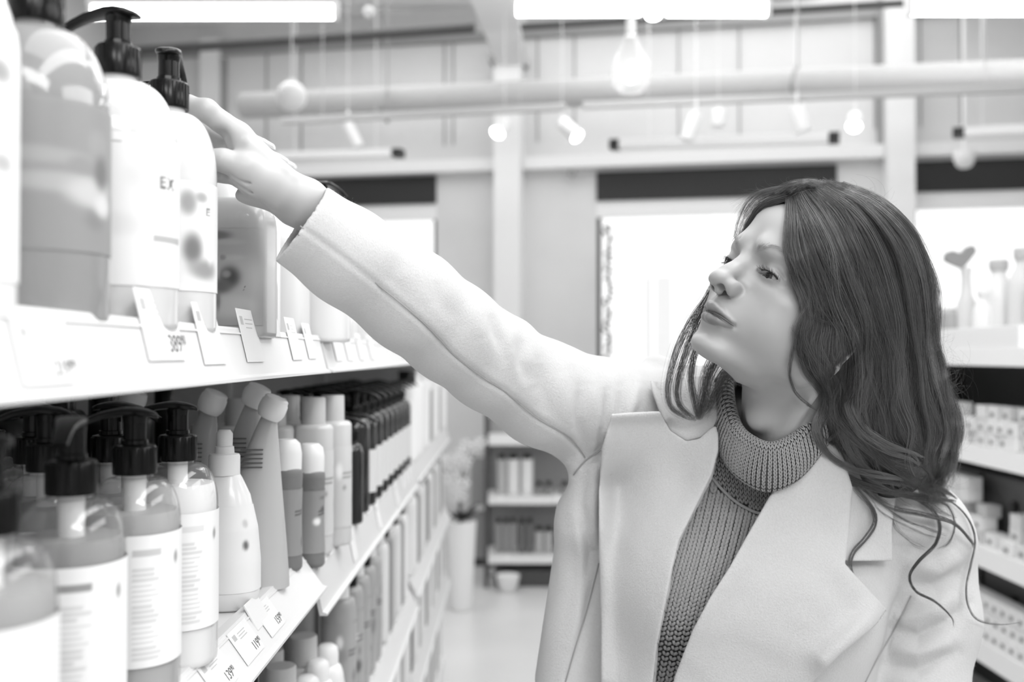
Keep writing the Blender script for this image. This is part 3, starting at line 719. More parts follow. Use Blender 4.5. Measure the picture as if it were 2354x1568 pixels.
# top shelf far (behind sleeve) omitted; third and lowest shelves
Z3 = SHZ[3]; Z4 = SHZ[4]
for q in range(2):
    for j in range(3):
        capped('black_shampoo_bottle', 'large black bottle at the bottom edge below the 119 90 ticket' if (q == 0 and j == 2) else 'black bottle beside the large black one at the bottom edge', (-.325 - .08 * q, 1.02 + j * .088, Z3[0]), .034, .03, 2.6, .19, plastic(.012), M_BLK, .04, .022, .7, .012, 'black bottles on the third shelf')
for j in range(4):
    capped('grey_cone_cap_bottle', 'white bottle with flared grey cap at bottom centre', (-.36 + .035 * (j % 2), 1.33 + .075 * j, Z3[1 if j else 0] if j else Z3[0]), .024, .024, 2.2, .14, plastic(.75), M_CAPG, .04, .022, .5, .02, 'flared cap bottles on the third shelf', paint=art(.8, 60 + j, 2))
for j in range(4):
    capped('lotion_bottle', 'short white lotion bottle with rounded top on third shelf', (-.295, 1.36 + .078 * j, Z3[1]), .027, .024, 2.2, .125, plastic(.82), M_CAPW, .03, .018, .5, .03, 'short white lotion bottles', paint=art(.82, 71, 4), domecap=True)
for j in range(5):
    for q in range(2):
        capped('grey_bottle', 'grey bottle with white slanted cap and dark print, third shelf' if q == 0 else 'grey bottle behind the printed front row of third shelf', (-.295 - .065 * q, 1.70 + .085 * j, Z3[1]), .029, .026, 2.8, .205, plastic(.36), M_CAPW if j % 2 == 0 else M_BLK, .035, .018, .6, .02, 'grey bottles on the third shelf', paint=art(.36, 80 + j, 4, .12) if q == 0 else None, seg=24)
for j in range(6):
    v = (.7, .25, .55, .7, .3, .8)[j]
    capped('mixed_bottle', 'pale bottle with black cap at the middle of the third shelf' if v > .5 else 'darker bottle among the pale ones on the third shelf', (-.292, 2.16 + .078 * j, Z3[1]), .026, .026, 2.4, .21, plastic(v), M_BLK if j % 2 else M_CAPW, .03, .016, .6, .02, 'mixed bottles on the third shelf', seg=24)
for j in range(15):
    v = (.7, .8, .2, .6, .75, .5, .1)[j % 7]
    capped('far_bottle', '%s blurred bottle in far module of third shelf' % ('pale' if v > .5 else 'dark'), (-.292, 2.71 + .082 * j, Z3[2]), .027, .027, 2.4, .20, plastic(v), M_CAPW if j % 2 else M_CAPG, .03, .018, .6, .02, 'far bottles on the third shelf', seg=20)
for j in range(24):
    v = (.75, .06, .6, .82, .35, .7)[j % 6]
    capped('low_bottle', '%s blurred bottle on the lowest visible left shelf' % ('pale' if v > .5 else 'dark'), (-.292, 2.15 + .076 * j, Z4[1]), .027, .027, 2.4, .18, plastic(v), M_CAPW if j % 3 else M_BLK, .03, .018, .6, .02, 'bottles on the lowest visible shelf', seg=20)
for j in range(16):
    capped('base_bottle', 'pale bottle standing on the base deck near the aisle end', (-.31, 2.6 + .085 * j, .201), .03, .03, 2.4, .17, plastic((.7, .5, .15)[j % 3]), M_CAPW, .03, .018, .6, .02, 'bottles on the base deck', seg=16)
# ------------------------------------------------------------------ right display: shelves with small packs
M_RDARK = mat('dark_display_back', .06, .6)
M_DRAWER = mat('grey_drawer_front', .10, .5)
RX = 1.40; RZ = [-.033, -.325, -.625, -.905]      # rail bottoms rel. eye
yr0, yr1 = 2.2, 4.1
rf = empty('side_shelving', (0, 0, 0), 0, 'white shelving unit with dark back along the right side, filled with cartons', 'shelving')
MB().box(RX + .46, RX + .5, yr0, yr1, .05, CAMH - .02).build('back_panel', M_RDARK, rf)
MB().box(RX + .02, RX + .46, yr1, yr1 + .03, .05, CAMH - .03).build('end_panel', M_RDARK, rf)
MB().box(RX, RX + .46, yr0, yr1, 0, .12).build('base_deck', M_SHELF, rf)
NM = ['top', 'second', 'third', 'lowest']
for k, z in enumerate(RZ):
    o = MB().box(RX, RX + .46, yr0, yr1, z + .034, z + .05).build('shelf', M_SHELF, rf); o.location = (0, 0, CAMH)
    MB().prism([(RX, z + .052), (RX - .004, z + .052), (RX - .022, z), (RX - .016, z)], yr0, yr1).build('price_rail', M_RAIL, o)
packs = 0
PV = [.82, .78, .70, .85, .6]
M_PACKS = [mat('pack_card_%d' % i, v, .5) for i, v in enumerate(PV)]
M_DOT = mat('pack_mark', .2, .6)
proto = {}
def pack(kind, loc, label, group, dims, mi, dot=True, rz=0):
    key = (dims, mi, dot)
    if key not in proto:
        o = empty('cosmetic_pack', loc, rz, label, 'pack', group); w, d, h = dims
        MB().box(0, w, 0, d, 0, h, None, .002).build('carton', M_PACKS[mi], o)
        if dot: MB().box(-.0006, 0, d * .3, d * .7, h * .2, h * .5).build('printed_mark', M_DOT, o)
        proto[key] = o
    else: o = copy_tree(proto[key], None, loc, rz, label, group)
    return o
r = random.Random(5)
for y in np.arange(2.62, 4.0, .062):          # second shelf: stacks of small packs
    n = r.choice([2, 3, 3, 4]); 
    for j in range(n): pack(0, (RX + .012 + r.uniform(0, .02), y, CAMH + RZ[1] + .051 + j * .0405), 'small white carton in stacks on the second shelf at right', 'small cartons on the second right shelf', (.05, .052, .04), r.choice([0, 1, 3]), r.random() < .7)
for y in np.arange(2.50, 4.0, .066):          # third shelf
    n = r.choice([1, 2, 3]); 
    if 2.86 < y < 3.02: n = 1
    for j in range(n): pack(0, (RX + .012 + r.uniform(0, .03), y, CAMH + RZ[2] + .051 + j * .0385), 'white flat carton on the third shelf at right', 'flat cartons on the third right shelf', (.05, .060, .038), r.choice([0, 1, 4]), r.random() < .5)
for y in np.arange(3.10, 3.9, .07):
    for j in range(2): pack(0, (RX + .013, y, CAMH + RZ[2] + .051 + (j + 3) * .0385), 'white carton high in the far stacks of the third right shelf', 'high cartons on the third right shelf', (.05, .060, .038), 0, False)
for y in np.arange(2.30, 3.9, .05):
    for j in range(3): pack(0, (RX + .01 + .004 * (j % 2), y, CAMH + RZ[3] + .051 + j * .046), 'white carton with dark mark on the lowest right shelf', 'marked cartons on the lowest right shelf', (.05, .046, .045), r.choice([0, 3]), True)
for k in (2, 3):                               # grey drawers behind
    for i in range(4):
        o = MB().box(0, .3, .01, .40, .0, .20, None, .003).build('drawer', M_DRAWER, rf); o.location = (RX + .10, 2.35 + i * .42, CAMH + RZ[k] + .05)
        MB().lathe([(.014, 0), (.018, .006), (.018, .014), (.001, .016)], 16, M=Matrix.Translation((0, .2, .12)) @ Matrix.Rotation(-PI / 2, 4, 'Y')).build('knob', M_DARK, o, True)
# products on top shelf, seen against the window
zt = CAMH + RZ[0] + .05
M_FROST = clear_mat('frosted_pack', .9, .2, .5)
def onto(px, d): return PX(px, 800, d).x
o = empty('heart_topper_bottle', (PX(2222, 800, 3.45).x, 3.45, zt), 0, 'slim pale bottle topped with a grey heart, before the right window', 'bottle')
MB().lathe([(.03, 0), (.032, .01), (.032, .16), (.02, .19), (.016, .25), (.02, .285)], 24).build('bottle_body', mat('frost_white', .66, .3), o, True)
pts = [(.0, -.038), (.03, -.012), (.052, .008), (.055, .025), (.044, .036), (.026, .034), (.008, .02), (0, .014), (-.008, .02), (-.026, .03), (-.044, .028), (-.055, .012), (-.052, -.004), (-.03, -.02)]
M = Matrix.Translation((-.02, 0, .318)) @ Matrix.Rotation(math.radians(-10), 4, 'Y')
mb = MB().prism(pts, -.012, .012, M); hh = mb.build('heart_topper', mat('heart_grey', .26, .5), o, True); 
for (px, d, w, H, v, lb, nm) in ((2178, 3.5, .05, .15, .35, 'grey tumbler shaped pot beside the hair at right', 'cosmetic_pot'), (2290, 3.3, .05, .30, .72, 'tall pale bottle with domed shoulders on the right top shelf', 'tall_bottle'), (2345, 3.2, .045, .33, .66, 'pale bottle with slanted grey top at the right edge', 'tall_bottle'), (2255, 3.3, .035, .20, .8, 'short white pack in front of the heart topped bottle', 'white_pack'), (2390, 3.1, .05, .30, .6, 'bottle just entering the frame at right', 'tall_bottle')):
    o = empty(nm, (PX(px, 800, d).x + .01, d, zt), 0, lb, 'bottle')
    MB().lathe([(w * .75, 0), (w * .8, .006), (w, H * .8), (w * .8, H * .92), (w * .5, H * .97)] if nm == 'cosmetic_pot' else [(w * .9, 0), (w, .008), (w, H * .55), (w * .85, H * .7), (w * .5, H * .8), (w * .45, H * .86)], 28).build('body', mat('pale_pack_%d' % px, v, .3), o, True)
    MB().lathe([(w * .5, H * .86), (w * .62, H * .9), (w * .62, H * .98), (w * .4, H)], 20).build('cap', M_CAPW if nm != 'tall_bottle' else M_CAPG, o, True)
o = MB().box(RX + .0, RX + .02, 2.75, 3.40, CAMH + RZ[0] + .05, CAMH + RZ[0] + .115, None, .002).build('shelf_divider', mat('clear_white', .84, .3))
tag(o, 'low white divider strip along the front of the right top shelf', 'shelf divider')

# ------------------------------------------------------------------ rack, pots, flowers at the end of the aisle
M_RACKD = mat('rack_dark', .07, .5)
def fx(px, d): return PX(px, 900, d).x
RD = 6.0
o = empty('display_rack', (fx(1118, RD), RD, 0), 0, 'small open rack with dark posts and pale boards at the end of the aisle', 'rack')
W = .62
for x in (0, W):
    for y in (0, .32): MB().box(x - .012, x + .012, y - .012, y + .012, 0, 1.28 if x == 0 else .9).build('post', M_RACKD, o)
for z in (.19, .545, .9): MB().box(.0, W, -.01, .34, z - .045, z).build('rack_board', M_SHELF, o)
MB().box(.0, W, .33, .35, .05, 1.0).build('back_panel', mat('rack_back', .30, .6), o)
MB().box(.05, W, .02, .30, .005, .10).build('base', M_RACKD, o)
def rackb(px, z, w, H, v, cap, lab, grp):
    capped('rack_bottle', lab, (fx(px, RD) , RD + .10, z + .001), w / 2, w / 2, 2.4, H, plastic(v), cap, .03, w * .32, .9, .008, grp, seg=16)
for px in (1153, 1180, 1212): rackb(px, .545, .075 if px > 1160 else .06, .215, .8 if px > 1160 else .5, M_BLK, 'white cylinder bottle with black cap on the upper board of the rack', 'upper rack bottles')
for px in (1240, 1262, 1300): rackb(px, .545, .05, .05, .25, M_BLK, 'short dark jar on the upper board of the rack', 'short rack jars')
for px in (1146, 1163, 1180, 1200, 1218): rackb(px, .19, .045, .18, .30 if px < 1190 else .15, M_BLK, 'grey bottle with black cap on the lower board of the rack', 'lower rack bottles')
for px in (1240, 1262): rackb(px, .19, .055, .13, .45, M_BLK, 'medium bottle with big black cap on the lower rack board', 'medium rack bottles')
for px in (1285, 1303): rackb(px, .19, .04, .16, .03, M_BLK, 'black bottle on the lower rack board beside the coat', 'black rack bottles')
for px, z in ((1280, .545), (1163, .19), (1300, .19), (1150, .545)):
    o = MB().box(-.03, .03, -.002, .002, 0, .05, Matrix.Translation((fx(px, RD), RD - .02, z - .04)) @ Matrix.Rotation(-.25, 4, 'X')).build('rack_sign', M_PAPER)
    tag(o, 'small blank white sign card on the rack edge', 'sign card', 'rack sign cards')
o = empty('hanging_basket', (fx(1168, RD), RD - .09, .001), 0, 'pale round basket tucked under the lower rack board', 'basket')
MB().lathe([(.04, 0), (.06, .04), (.07, .095)], 20).build('basket_body', M_WHITE, o, True)
# tall white pot with orchid
o = empty('tall_planter', (fx(1060, 5.5), 5.5, 0), 0, 'tall tapered white planter standing at the end of the left display', 'planter')
MB().lathe([(.055, 0), (.06, .005), (.085, .48), (.08, .485), (.075, .47)], 28).build('planter_body', M_WHITE, o, True)
MB().lathe([(.001, .45), (.077, .46), (.001, .462)], 20, cap=False).build('soil', M_RACKD, o)
pl = empty('orchid', (fx(1062, 5.5), 5.5, .463), 0, 'white flowering orchid with dark leaves in the tall planter', 'plant')
rr = random.Random(9); mb = MB()
for i in range(16):
    a = rr.uniform(0, 6.28); L = rr.uniform(.10, .22); up = rr.uniform(.3, 1.0); c = Vector((0, 0, .02)); t = Vector((math.cos(a), math.sin(a), up)).normalized(); s = Vector((-t.y, t.x, 0)).normalized() * .022
    p = [c, c + t * L * .5 + s, c + t * L + Vector((0, 0, -.02)), c + t * L * .5 - s]
    mb.add([v[:] for v in p] + [(v + Vector((0, 0, -.003)))[:] for v in p], [(0, 1, 2, 3), (7, 6, 5, 4), (0, 4, 5, 1), (1, 5, 6, 2), (2, 6, 7, 3), (3, 7, 4, 0)])
mb.build('leaf_rosette', mat('leaf_dark', .05, .5), pl)
st = MB(); fl = MB()
for s in range(4):
    a = rr.uniform(-.6, .6); pts = [Vector((a * .02, 0, 0)), Vector((a * .05, 0, .2)), Vector((.05 + a * .1, 0, .35)), Vector((.10 + a * .16, .02, .42))]
    if s % 2: pts = [Vector((-p.x * .7, p.y, p.z * .8)) for p in pts]
    st.tube(pts, .004, 6)
    for i in range(7):
        c = pts[1 + i % 3] + Vector((rr.uniform(-.03, .03), rr.uniform(-.02, .02), rr.uniform(-.03, .05)))
        for k in range(5):
            w = 2 * PI * k / 5; e = c + Vector((math.cos(w) * .022, -.006, math.sin(w) * .022))
            fl.lathe([(.001, -.012), (.011, -.006), (.012, .004), (.001, .01)], 8, M=Matrix.Translation(e))
st.build('flower_stem', mat('stem_green', .15, .5), pl); fl.build('blossom', M_WHITE, pl, True)
# grey cabinet side and tall stand behind the planter
o = empty('grey_cabinet', (fx(1082, 6.6), 6.6, 0), 0, 'grey low cabinet standing behind the tall planter', 'cabinet')
MB().box(0, .14, 0, .3, .05, .72, None, .004).build('cabinet_body', mat('cab_grey', .33, .5), o)
MB().box(.0, .14, .02, .3, 0, .05).build('plinth', M_RACKD, o); MB().box(.01, .13, -.012, 0, .37, .40).build('handle', M_SHELF, o)
o = empty('low_gondola', (fx(1140, 6.6), 6.6, 0), 0, 'plain grey panel behind the rack, partly covered by the coat', 'panel')
MB().box(.0, 1.1, .1, .14, .0, 1.12, None, .004).build('panel_board', mat('panel_grey', .42, .6), o)
# ------------------------------------------------------------------ sculpting with distance fields
class Field:
    def __init__(s, lo, hi, h):
        s.lo = np.array(lo, float); s.h = h; s.n = np.ceil((np.array(hi, float) - s.lo) / h).astype(int) + 1
        s.F = np.full(s.n, 60.0 * (h / 1.3), np.float32)
        s.ax = [(s.lo[i] + h * np.arange(s.n[i])).astype(np.float32) for i in range(3)]
    def box(s, lo, hi):
        a = np.clip(np.floor((np.array(lo) - s.lo) / s.h).astype(int), 0, s.n - 1); b = np.clip(np.ceil((np.array(hi) - s.lo) / s.h).astype(int) + 1, 1, s.n)
        sl = tuple(slice(a[i], max(b[i], a[i] + 1)) for i in range(3))
        X = s.ax[0][sl[0]][:, None, None]; Y = s.ax[1][sl[1]][None, :, None]; Z = s.ax[2][sl[2]][None, None, :]
        return sl, X, Y, Z
    def put(s, sl, D, k, mode):
        A = s.F[sl]
        if mode == 'u':
            if k > 0: h = np.maximum(k - np.abs(A - D), 0) / k; R = np.minimum(A, D) - h * h * k * .25
            else: R = np.minimum(A, D)
        elif mode == 's':
            D = -D
            if k > 0: h = np.maximum(k - np.abs(A - D), 0) / k; R = np.maximum(A, D) + h * h * k * .25
            else: R = np.maximum(A, D)
        s.F[sl] = R
    def ell(s, c, r, k=8, mode='u', R=None, pad=None):
        c = np.array(c, float); r = np.array(r, float); m = r.max() if R is not None else r
        e = (pad if pad is not None else 12 * s.h + k)
        sl, X, Y, Z = s.box(c - m - e, c + m + e)
        x, y, z = X - c[0], Y - c[1], Z - c[2]
        if R is not None:
            R = np.array(R, float).T
            x, y, z = (R[0, 0] * x + R[0, 1] * y + R[0, 2] * z, R[1, 0] * x + R[1, 1] * y + R[1, 2] * z, R[2, 0] * x + R[2, 1] * y + R[2, 2] * z)
        k0 = np.sqrt((x / r[0]) ** 2 + (y / r[1]) ** 2 + (z / r[2]) ** 2); k1 = np.sqrt((x / r[0] ** 2) ** 2 + (y / r[1] ** 2) ** 2 + (z / r[2] ** 2) ** 2)
        D = k0 * (k0 - 1) / np.maximum(k1, 1e-9); s.put(sl, D, k, mode); return s
    def cap(s, a, b, ra, rb=None, k=6, mode='u', flat=None):
        """round cone; flat=(axis vector, factor) squashes the section along that axis"""
        rb = ra if rb is None else rb; a = np.array(a, float); b = np.array(b, float); m = max(ra, rb) * (1.3 if flat is not None else 1); e = m + 12 * s.h + k
        sl, X, Y, Z = s.box(np.minimum(a, b) - e, np.maximum(a, b) + e)
        ab = b - a; L2 = max((ab ** 2).sum(), 1e-12)
        px, py, pz = X - a[0], Y - a[1], Z - a[2]
        t = np.clip((px * ab[0] + py * ab[1] + pz * ab[2]) / L2, 0, 1)
        px = px - t * ab[0]; py = py - t * ab[1]; pz = pz - t * ab[2]
        if flat is not None:
            f, q = flat; f = np.array(f, float); f /= np.linalg.norm(f); dd = px * f[0] + py * f[1] + pz * f[2]
            w = q - 1; px = px + w * dd * f[0]; py = py + w * dd * f[1]; pz = pz + w * dd * f[2]
        D = np.sqrt(px * px + py * py + pz * pz) - (ra + (rb - ra) * t); s.put(sl, D, k, mode); return s
    def chain(s, pts, rs, k=6, mode='u', flat=None):
        for i in range(len(pts) - 1): s.cap(pts[i], pts[i + 1], rs[i], rs[i + 1], k, mode, flat)
        return s
    def mesh(s, smooth=1):
        F = s.F; n = F.shape; ins = F < 0
        c = [(i, j, k) for i in (0, 1) for j in (0, 1) for k in (0, 1)]
        cnt = np.zeros((n[0] - 1, n[1] - 1, n[2] - 1), np.int8)
        for (i, j, k) in c: cnt += ins[i:n[0] - 1 + i, j:n[1] - 1 + j, k:n[2] - 1 + k]
        act = (cnt > 0) & (cnt < 8); ii = np.argwhere(act); N = len(ii)
        idx = -np.ones(act.shape, np.int64); idx[act] = np.arange(N)
        P = np.zeros((N, 3)); W = np.zeros(N)
        val = {q: F[ii[:, 0] + q[0], ii[:, 1] + q[1], ii[:, 2] + q[2]].astype(float) for q in c}
        for a in c:
            for ax in range(3):
                if a[ax] == 0:
                    b = list(a); b[ax] = 1; b = tuple(b); va, vb = val[a], val[b]; m = (va < 0) != (vb < 0)
                    t = np.zeros(N); t[m] = va[m] / (va[m] - vb[m])
                    q = np.array(a, float)[None, :].repeat(N, 0); q[:, ax] += t
                    P[m] += q[m]; W[m] += 1
        P = (P / W[:, None] + ii) * s.h + s.lo
        Q = []
        for ax in range(3):
            o = [0, 1, 2]; o.remove(ax); sl0 = [slice(1, n[i] - 1) for i in range(3)]; sl1 = list(sl0)
            sl0[ax] = slice(0, n[ax] - 1); sl1[ax] = slice(1, n[ax])
            A = ins[tuple(sl0)]; B = ins[tuple(sl1)]
            for flip, m in ((0, A & ~B), (1, B & ~A)):
                e = np.argwhere(m)
                if not len(e): continue
                base = e.copy(); base[:, o[0]] += 1; base[:, o[1]] += 1
                def g(d0, d1):
                    q = base.copy(); q[:, o[0]] += d0; q[:, o[1]] += d1; return idx[q[:, 0], q[:, 1], q[:, 2]]
                q = np.stack([g(-1, -1), g(0, -1), g(0, 0), g(-1, 0)], 1)
                if (ax == 1) != bool(flip): q = q[:, ::-1]
                Q.append(q)
        Q = np.concatenate(Q); Q = Q[(Q >= 0).all(1)]
        for _ in range(smooth): P = lap(P, Q, .5)
        return P, Q
def lap(P, Q, w=.5):
    S = np.zeros_like(P); C = np.zeros(len(P))
    for a, b in ((0, 1), (1, 2), (2, 3), (3, 0)):
        for x, y in ((Q[:, a], Q[:, b]), (Q[:, b], Q[:, a])):
            for d in range(3): S[:, d] += np.bincount(x, P[y, d], len(P))
            C += np.bincount(x, minlength=len(P))
    return P + w * (S / np.maximum(C, 1)[:, None] - P)
def normals(P, Q):
    n = np.cross(P[Q[:, 2]] - P[Q[:, 0]], P[Q[:, 3]] - P[Q[:, 1]]); N = np.zeros_like(P)
    for a in range(4):
        for d in range(3): N[:, d] += np.bincount(Q[:, a], n[:, d], len(P))
    return N / np.maximum(np.linalg.norm(N, axis=1), 1e-12)[:, None]
def npobj(name, P, Q, m, parent, gray=None, attr='tone', smooth=True):
    me = bpy.data.meshes.new(name); P = np.asarray(P, np.float32); Q = np.asarray(Q)
    me.vertices.add(len(P)); me.vertices.foreach_set('co', P.ravel())
    k = Q.shape[1]; me.loops.add(Q.size); me.loops.foreach_set('vertex_index', Q.ravel().astype(np.int32))
    me.polygons.add(len(Q)); me.polygons.foreach_set('loop_start', np.arange(0, Q.size, k, dtype=np.int32)); me.update(calc_edges=True); me.validate()
    me.polygons.foreach_set('use_smooth', [smooth] * len(me.polygons))
    if gray is not None:
        at = me.color_attributes.new(attr, 'FLOAT_COLOR', 'POINT'); g = np.clip(gray, 0, 1)
        at.data.foreach_set('color', np.stack([g, g, g, np.ones_like(g)], 1).ravel().astype(np.float32))
    o = bpy.data.objects.new(name, me); COL.objects.link(o); me.materials.append(m)
    if parent: o.parent = parent
    return o
def rbf(src, dst):
    """biharmonic warp through landmark pairs"""
    src = np.array(src, float); d = np.array(dst, float) - src; n = len(src)
    K = np.linalg.norm(src[:, None] - src[None], axis=2); A = np.zeros((n + 4, n + 4)); A[:n, :n] = K; A[:n, n] = 1; A[:n, n + 1:] = src; A[n, :n] = 1; A[n + 1:, :n] = src.T
    A[:n, :n] -= 0.0 * np.eye(n)
    w = np.linalg.solve(A, np.vstack([d, np.zeros((4, 3))]))
    def f(P):
        out = np.zeros_like(P)
        for i in range(0, len(P), 50000):
            q = P[i:i + 50000]; k = np.linalg.norm(q[:, None] - src[None], axis=2); out[i:i + 50000] = q + k @ w[:n] + w[n] + q @ w[n + 1:]
        return out
    return f
def tube_poly(pts, n=24):
    """catmull-rom resample"""
    p = np.array(pts, float); p = np.vstack([2 * p[0] - p[1], p, 2 * p[-1] - p[-2]]); out = []
    segs = len(p) - 3; T = np.linspace(0, segs - 1e-6, n)
    for t in T:
        i = int(t); u = t - i; a, b, c, d = p[i:i + 4]
        out.append(.5 * ((2 * b) + (-a + c) * u + (2 * a - 5 * b + 4 * c - d) * u * u + (-a + 3 * b - 3 * c + d) * u ** 3))
    return np.array(out)
# ------------------------------------------------------------------ the woman
woman = empty('person', (0.40, 1.20, 0), 0, 'woman with long wavy hair in pale wool coat reaching for the bottles', 'person')
WI = Matrix.Translation(-Vector((0.40, 1.20, 0)))
def loc(P):                                       # world -> person space
    return np.asarray(P, float) - np.array([0.40, 1.20, 0])
RH = np.array([[0.46952414, -0.7311561, 0.49493216], [-0.24741095, 0.42915038, 0.86868739], [-0.8475464, -0.53032133, 0.02060044]])
TH = np.array([.2897, .0251, 1.0413])
cP, sP = math.cos(PITCH), math.sin(PITCH)
def cam2w(C):
    C = np.asarray(C, float); x, u, d = C[:, 0], C[:, 1], C[:, 2]
    return np.stack([x, cP * d - sP * u, CAMH + sP * d + cP * u], 1)
def w2cam(Wd):
    Wd = np.asarray(Wd, float); y = Wd[:, 1]; z = Wd[:, 2] - CAMH
    return np.stack([Wd[:, 0], -sP * y + cP * z, cP * y + sP * z], 1)
def head2cam(P): return (np.asarray(P, float) / 1000) @ RH.T + TH
def cam2head(C): return ((np.asarray(C, float) - TH) @ RH) * 1000
def pcam(px, py, d): return np.array([(px - 1177) / FPX * d, -(py - 784) / FPX * d, d])
def ph(px, py, d): return cam2head(pcam(px, py, d)[None])[0]     # pixel+depth -> head frame

def build_head():
    f = Field((-98, -118, -215), (98, 132, 138), 1.05)
    f.ell((0, -12, 42), (73, 90, 82), 10)
    f.ell((0, 28, 48), (58, 57, 44), 22)
    f.ell((0, 24, -14), (54, 60, 60), 25)
    for s in (1, -1):
        f.ell((s * 37, 50, -6), (25, 26, 19), 22)
        f.ell((s * 29, 46, -40), (23, 28, 24), 22)
        f.cap((s * 46, 6, -46), (s * 9, 72, -84), 15, 13, 22)
        f.cap((s * 58, -5, -8), (s * 48, 6, -46), 12, 14, 20)
    f.ell((0, 78, -86), (19, 17, 14), 14)
    f.ell((0, 68, -46), (31, 31, 27), 16)
    f.ell((0, 40, -80), (30, 36, 16), 18)
    for s in (1, -1): f.cap((s * 14, 85, 38), (s * 45, 66, 37), 7, 7, 14)
    for s in (1, -1): f.ell((s * 31, 93, 17), (15.5, 14, 11.5), 13, 's')
    for s in (1, -1): f.ell((s * 19.5, 95, 20), (7, 9, 10), 8, 's')
    f.ell((31, 42, -34), (27, 31, 28), 26)
    # nose
    f.cap((0, 84, 26), (0, 98, 0), 7.5, 9, 9, flat=((1, 0, 0), 1.0)); f.cap((0, 98, 0), (0, 106, -12), 9, 10.5, 6)
    for s in (1, -1): f.cap((s * 4, 80, 10), (s * 7, 84, -8), 6.5, 6.5, 10)
    f.ell((0, 106.5, -14), (11, 11.5, 10), 5)
    for s in (1, -1): f.ell((s * 12.0, 97, -19.5), (6.4, 10, 7.8), 5); f.cap((s * 5, 105, -15), (s * 11, 98.5, -18), 6.5, 6.0, 4)
    f.cap((0, 108, -19.5), (0, 99, -26.5), 4.0, 4.2, 4)
    # eyes: lids
    for s in (1, -1):
        f.ell((s * 31, 67, 18), (15.5, 15.0, 14.0), 6)
        f.cap((s * 17, 84, 16.5), (s * 20, 80, 17), 2.0, 2.5, 4)
        # almond opening
        f.ell((s * 31.0, 84, 14.9), (12.6, 14, 3.1), 1.2, 's', R=np.array([[math.cos(.10), 0, -s * math.sin(.10)], [0, 1, 0], [s * math.sin(.10), 0, math.cos(.10)]]))
        f.chain([(s * 17, 84.5, 20), (s * 23, 85, 24.0), (s * 31, 84.6, 25.6), (s * 39, 80, 24.5), (s * 45, 73, 20)], [1.3, 1.9, 1.9, 1.8, 1.2], 2.0, 's')
        f.chain([(s * 18, 83.5, 9), (s * 26, 83.5, 5.5), (s * 36, 80.5, 6)], [.8, 1.3, .8], 4, 's')
    # mouth
    f.chain([(-22, 89.5, -48.8), (-11, 97, -45.0), (-3.5, 100.0, -43.2), (3.5, 100.0, -43.2), (11, 97, -45.0), (22, 89.5, -48.8)], [1.2, 2.8, 3.6, 3.6, 2.8, 1.2], 4)
    f.cap((0, 100, -44.5), (0, 101, -45.5), 4.2, 4.2, 3)
    f.chain([(-20, 89.5, -52.5), (-10, 95.5, -54.6), (0, 97.6, -55.4), (10, 95.5, -54.6), (20, 89.5, -52.5)], [1.4, 3.4, 4.2, 3.4, 1.4], 4.5)
    f.chain([(-26, 90, -50.4), (-12, 99.2, -49.6), (0, 103.4, -49.8), (12, 99.2, -49.6), (26, 90, -50.4)], [1.5, 1.8, 1.7, 1.8, 1.5], 1.2, 's')
    f.chain([(0, 107, -28), (0, 106.5, -39)], [2.6, 2.2], 4, 's')
    f.cap((-9, 98.5, -68), (9, 98.5, -68), 4.5, 4.5, 9, 's')
    for s in (1, -1): f.ell((s * 27, 92, -51), (2.4, 3, 2.6), 5, 's')
    for s in (1, -1): f.ell((s * 7.4, 104.5, -26.0), (3.9, 6.8, 6.4) if s > 0 else (2.6, 5, 4.4), 1.0, 's', R=np.array([[1, 0, 0], [0, .9, .43], [0, -.43, .9]]))
    # ears
    for s in (1, -1):
        f.ell((s * 70, -10, 2), (5, 17, 29), 5, R=np.array([[.93, -s * .35, 0], [s * .35, .93, 0], [0, 0, 1]]))
        f.ell((s * 76, -9, 4), (4.5, 9, 17), 3, 's'); f.ell((s * 70, -3, -25), (4.0, 8.5, 9), 4); f.ell((s * 72.5, 4, -3), (2.6, 4, 6), 3)
        f.ell((s * 76, -1, -11), (5, 3.2, 5), 2, 's')
    # neck down into the collar
    nb = ph(1790, 1035, 1.118); 
    f.cap((0, -18, -30), nb, 46, 42, 32)
    f.cap((0, -46, -10), nb + np.array([0, -14, 0]), 40, 42, 20)
    sn = ph(1765, 1040, 1.07); ms = (60, -16, -30)
    f.cap(ms, sn, 9, 6, 14)
    la = ph(1740, 960, 1.06); f.ell(la, (13, 11, 14), 18)
    P, Q = f.mesh(1)
    return P, Q
HP, HQ = build_head()
LM = [((0, 117.5, -13.5), (1629, 640)), ((16, 84, 17), (1745, 616)), ((43, 73, 18), (1797, 643)), ((28, 88, 40), (1765, 568)), ((-20, 88, 38), (1694, 551)), ((-40, 76, 17), (1672, 597)),
      ((25, 90, -50), (1689, 751)), ((0, 102.5, -50), (1628, 718)), ((18, 94, -20), (1701, 662)), ((0, 95, -86), (1590, 785)), ((0, 101.5, -31), (1642, 672)), ((7.5, 104, -27), (1658, 664)), ((13, 97, -27.5), (1677, 682)), ((72, 2, -8), (1911, 788)), ((72, -3, -33), (1909, 837)), ((0, 84, 78), (1799, 463))]
src = head2cam([l[0] for l in LM]); dst = np.array([pcam(q[0], q[1], s[2]) for (p, q), s in zip(LM, src)])
anch = head2cam([(-60, -30, 40), (60, -40, 60), (0, -100, 40), (0, -30, 120), (0, -60, -60), (-60, 0, -50), (0, -20, -200), (-40, 60, 60)])
ANC = np.vstack([dst, anch]); SRC = np.vstack([src, anch])
HWARP = rbf(SRC, ANC)
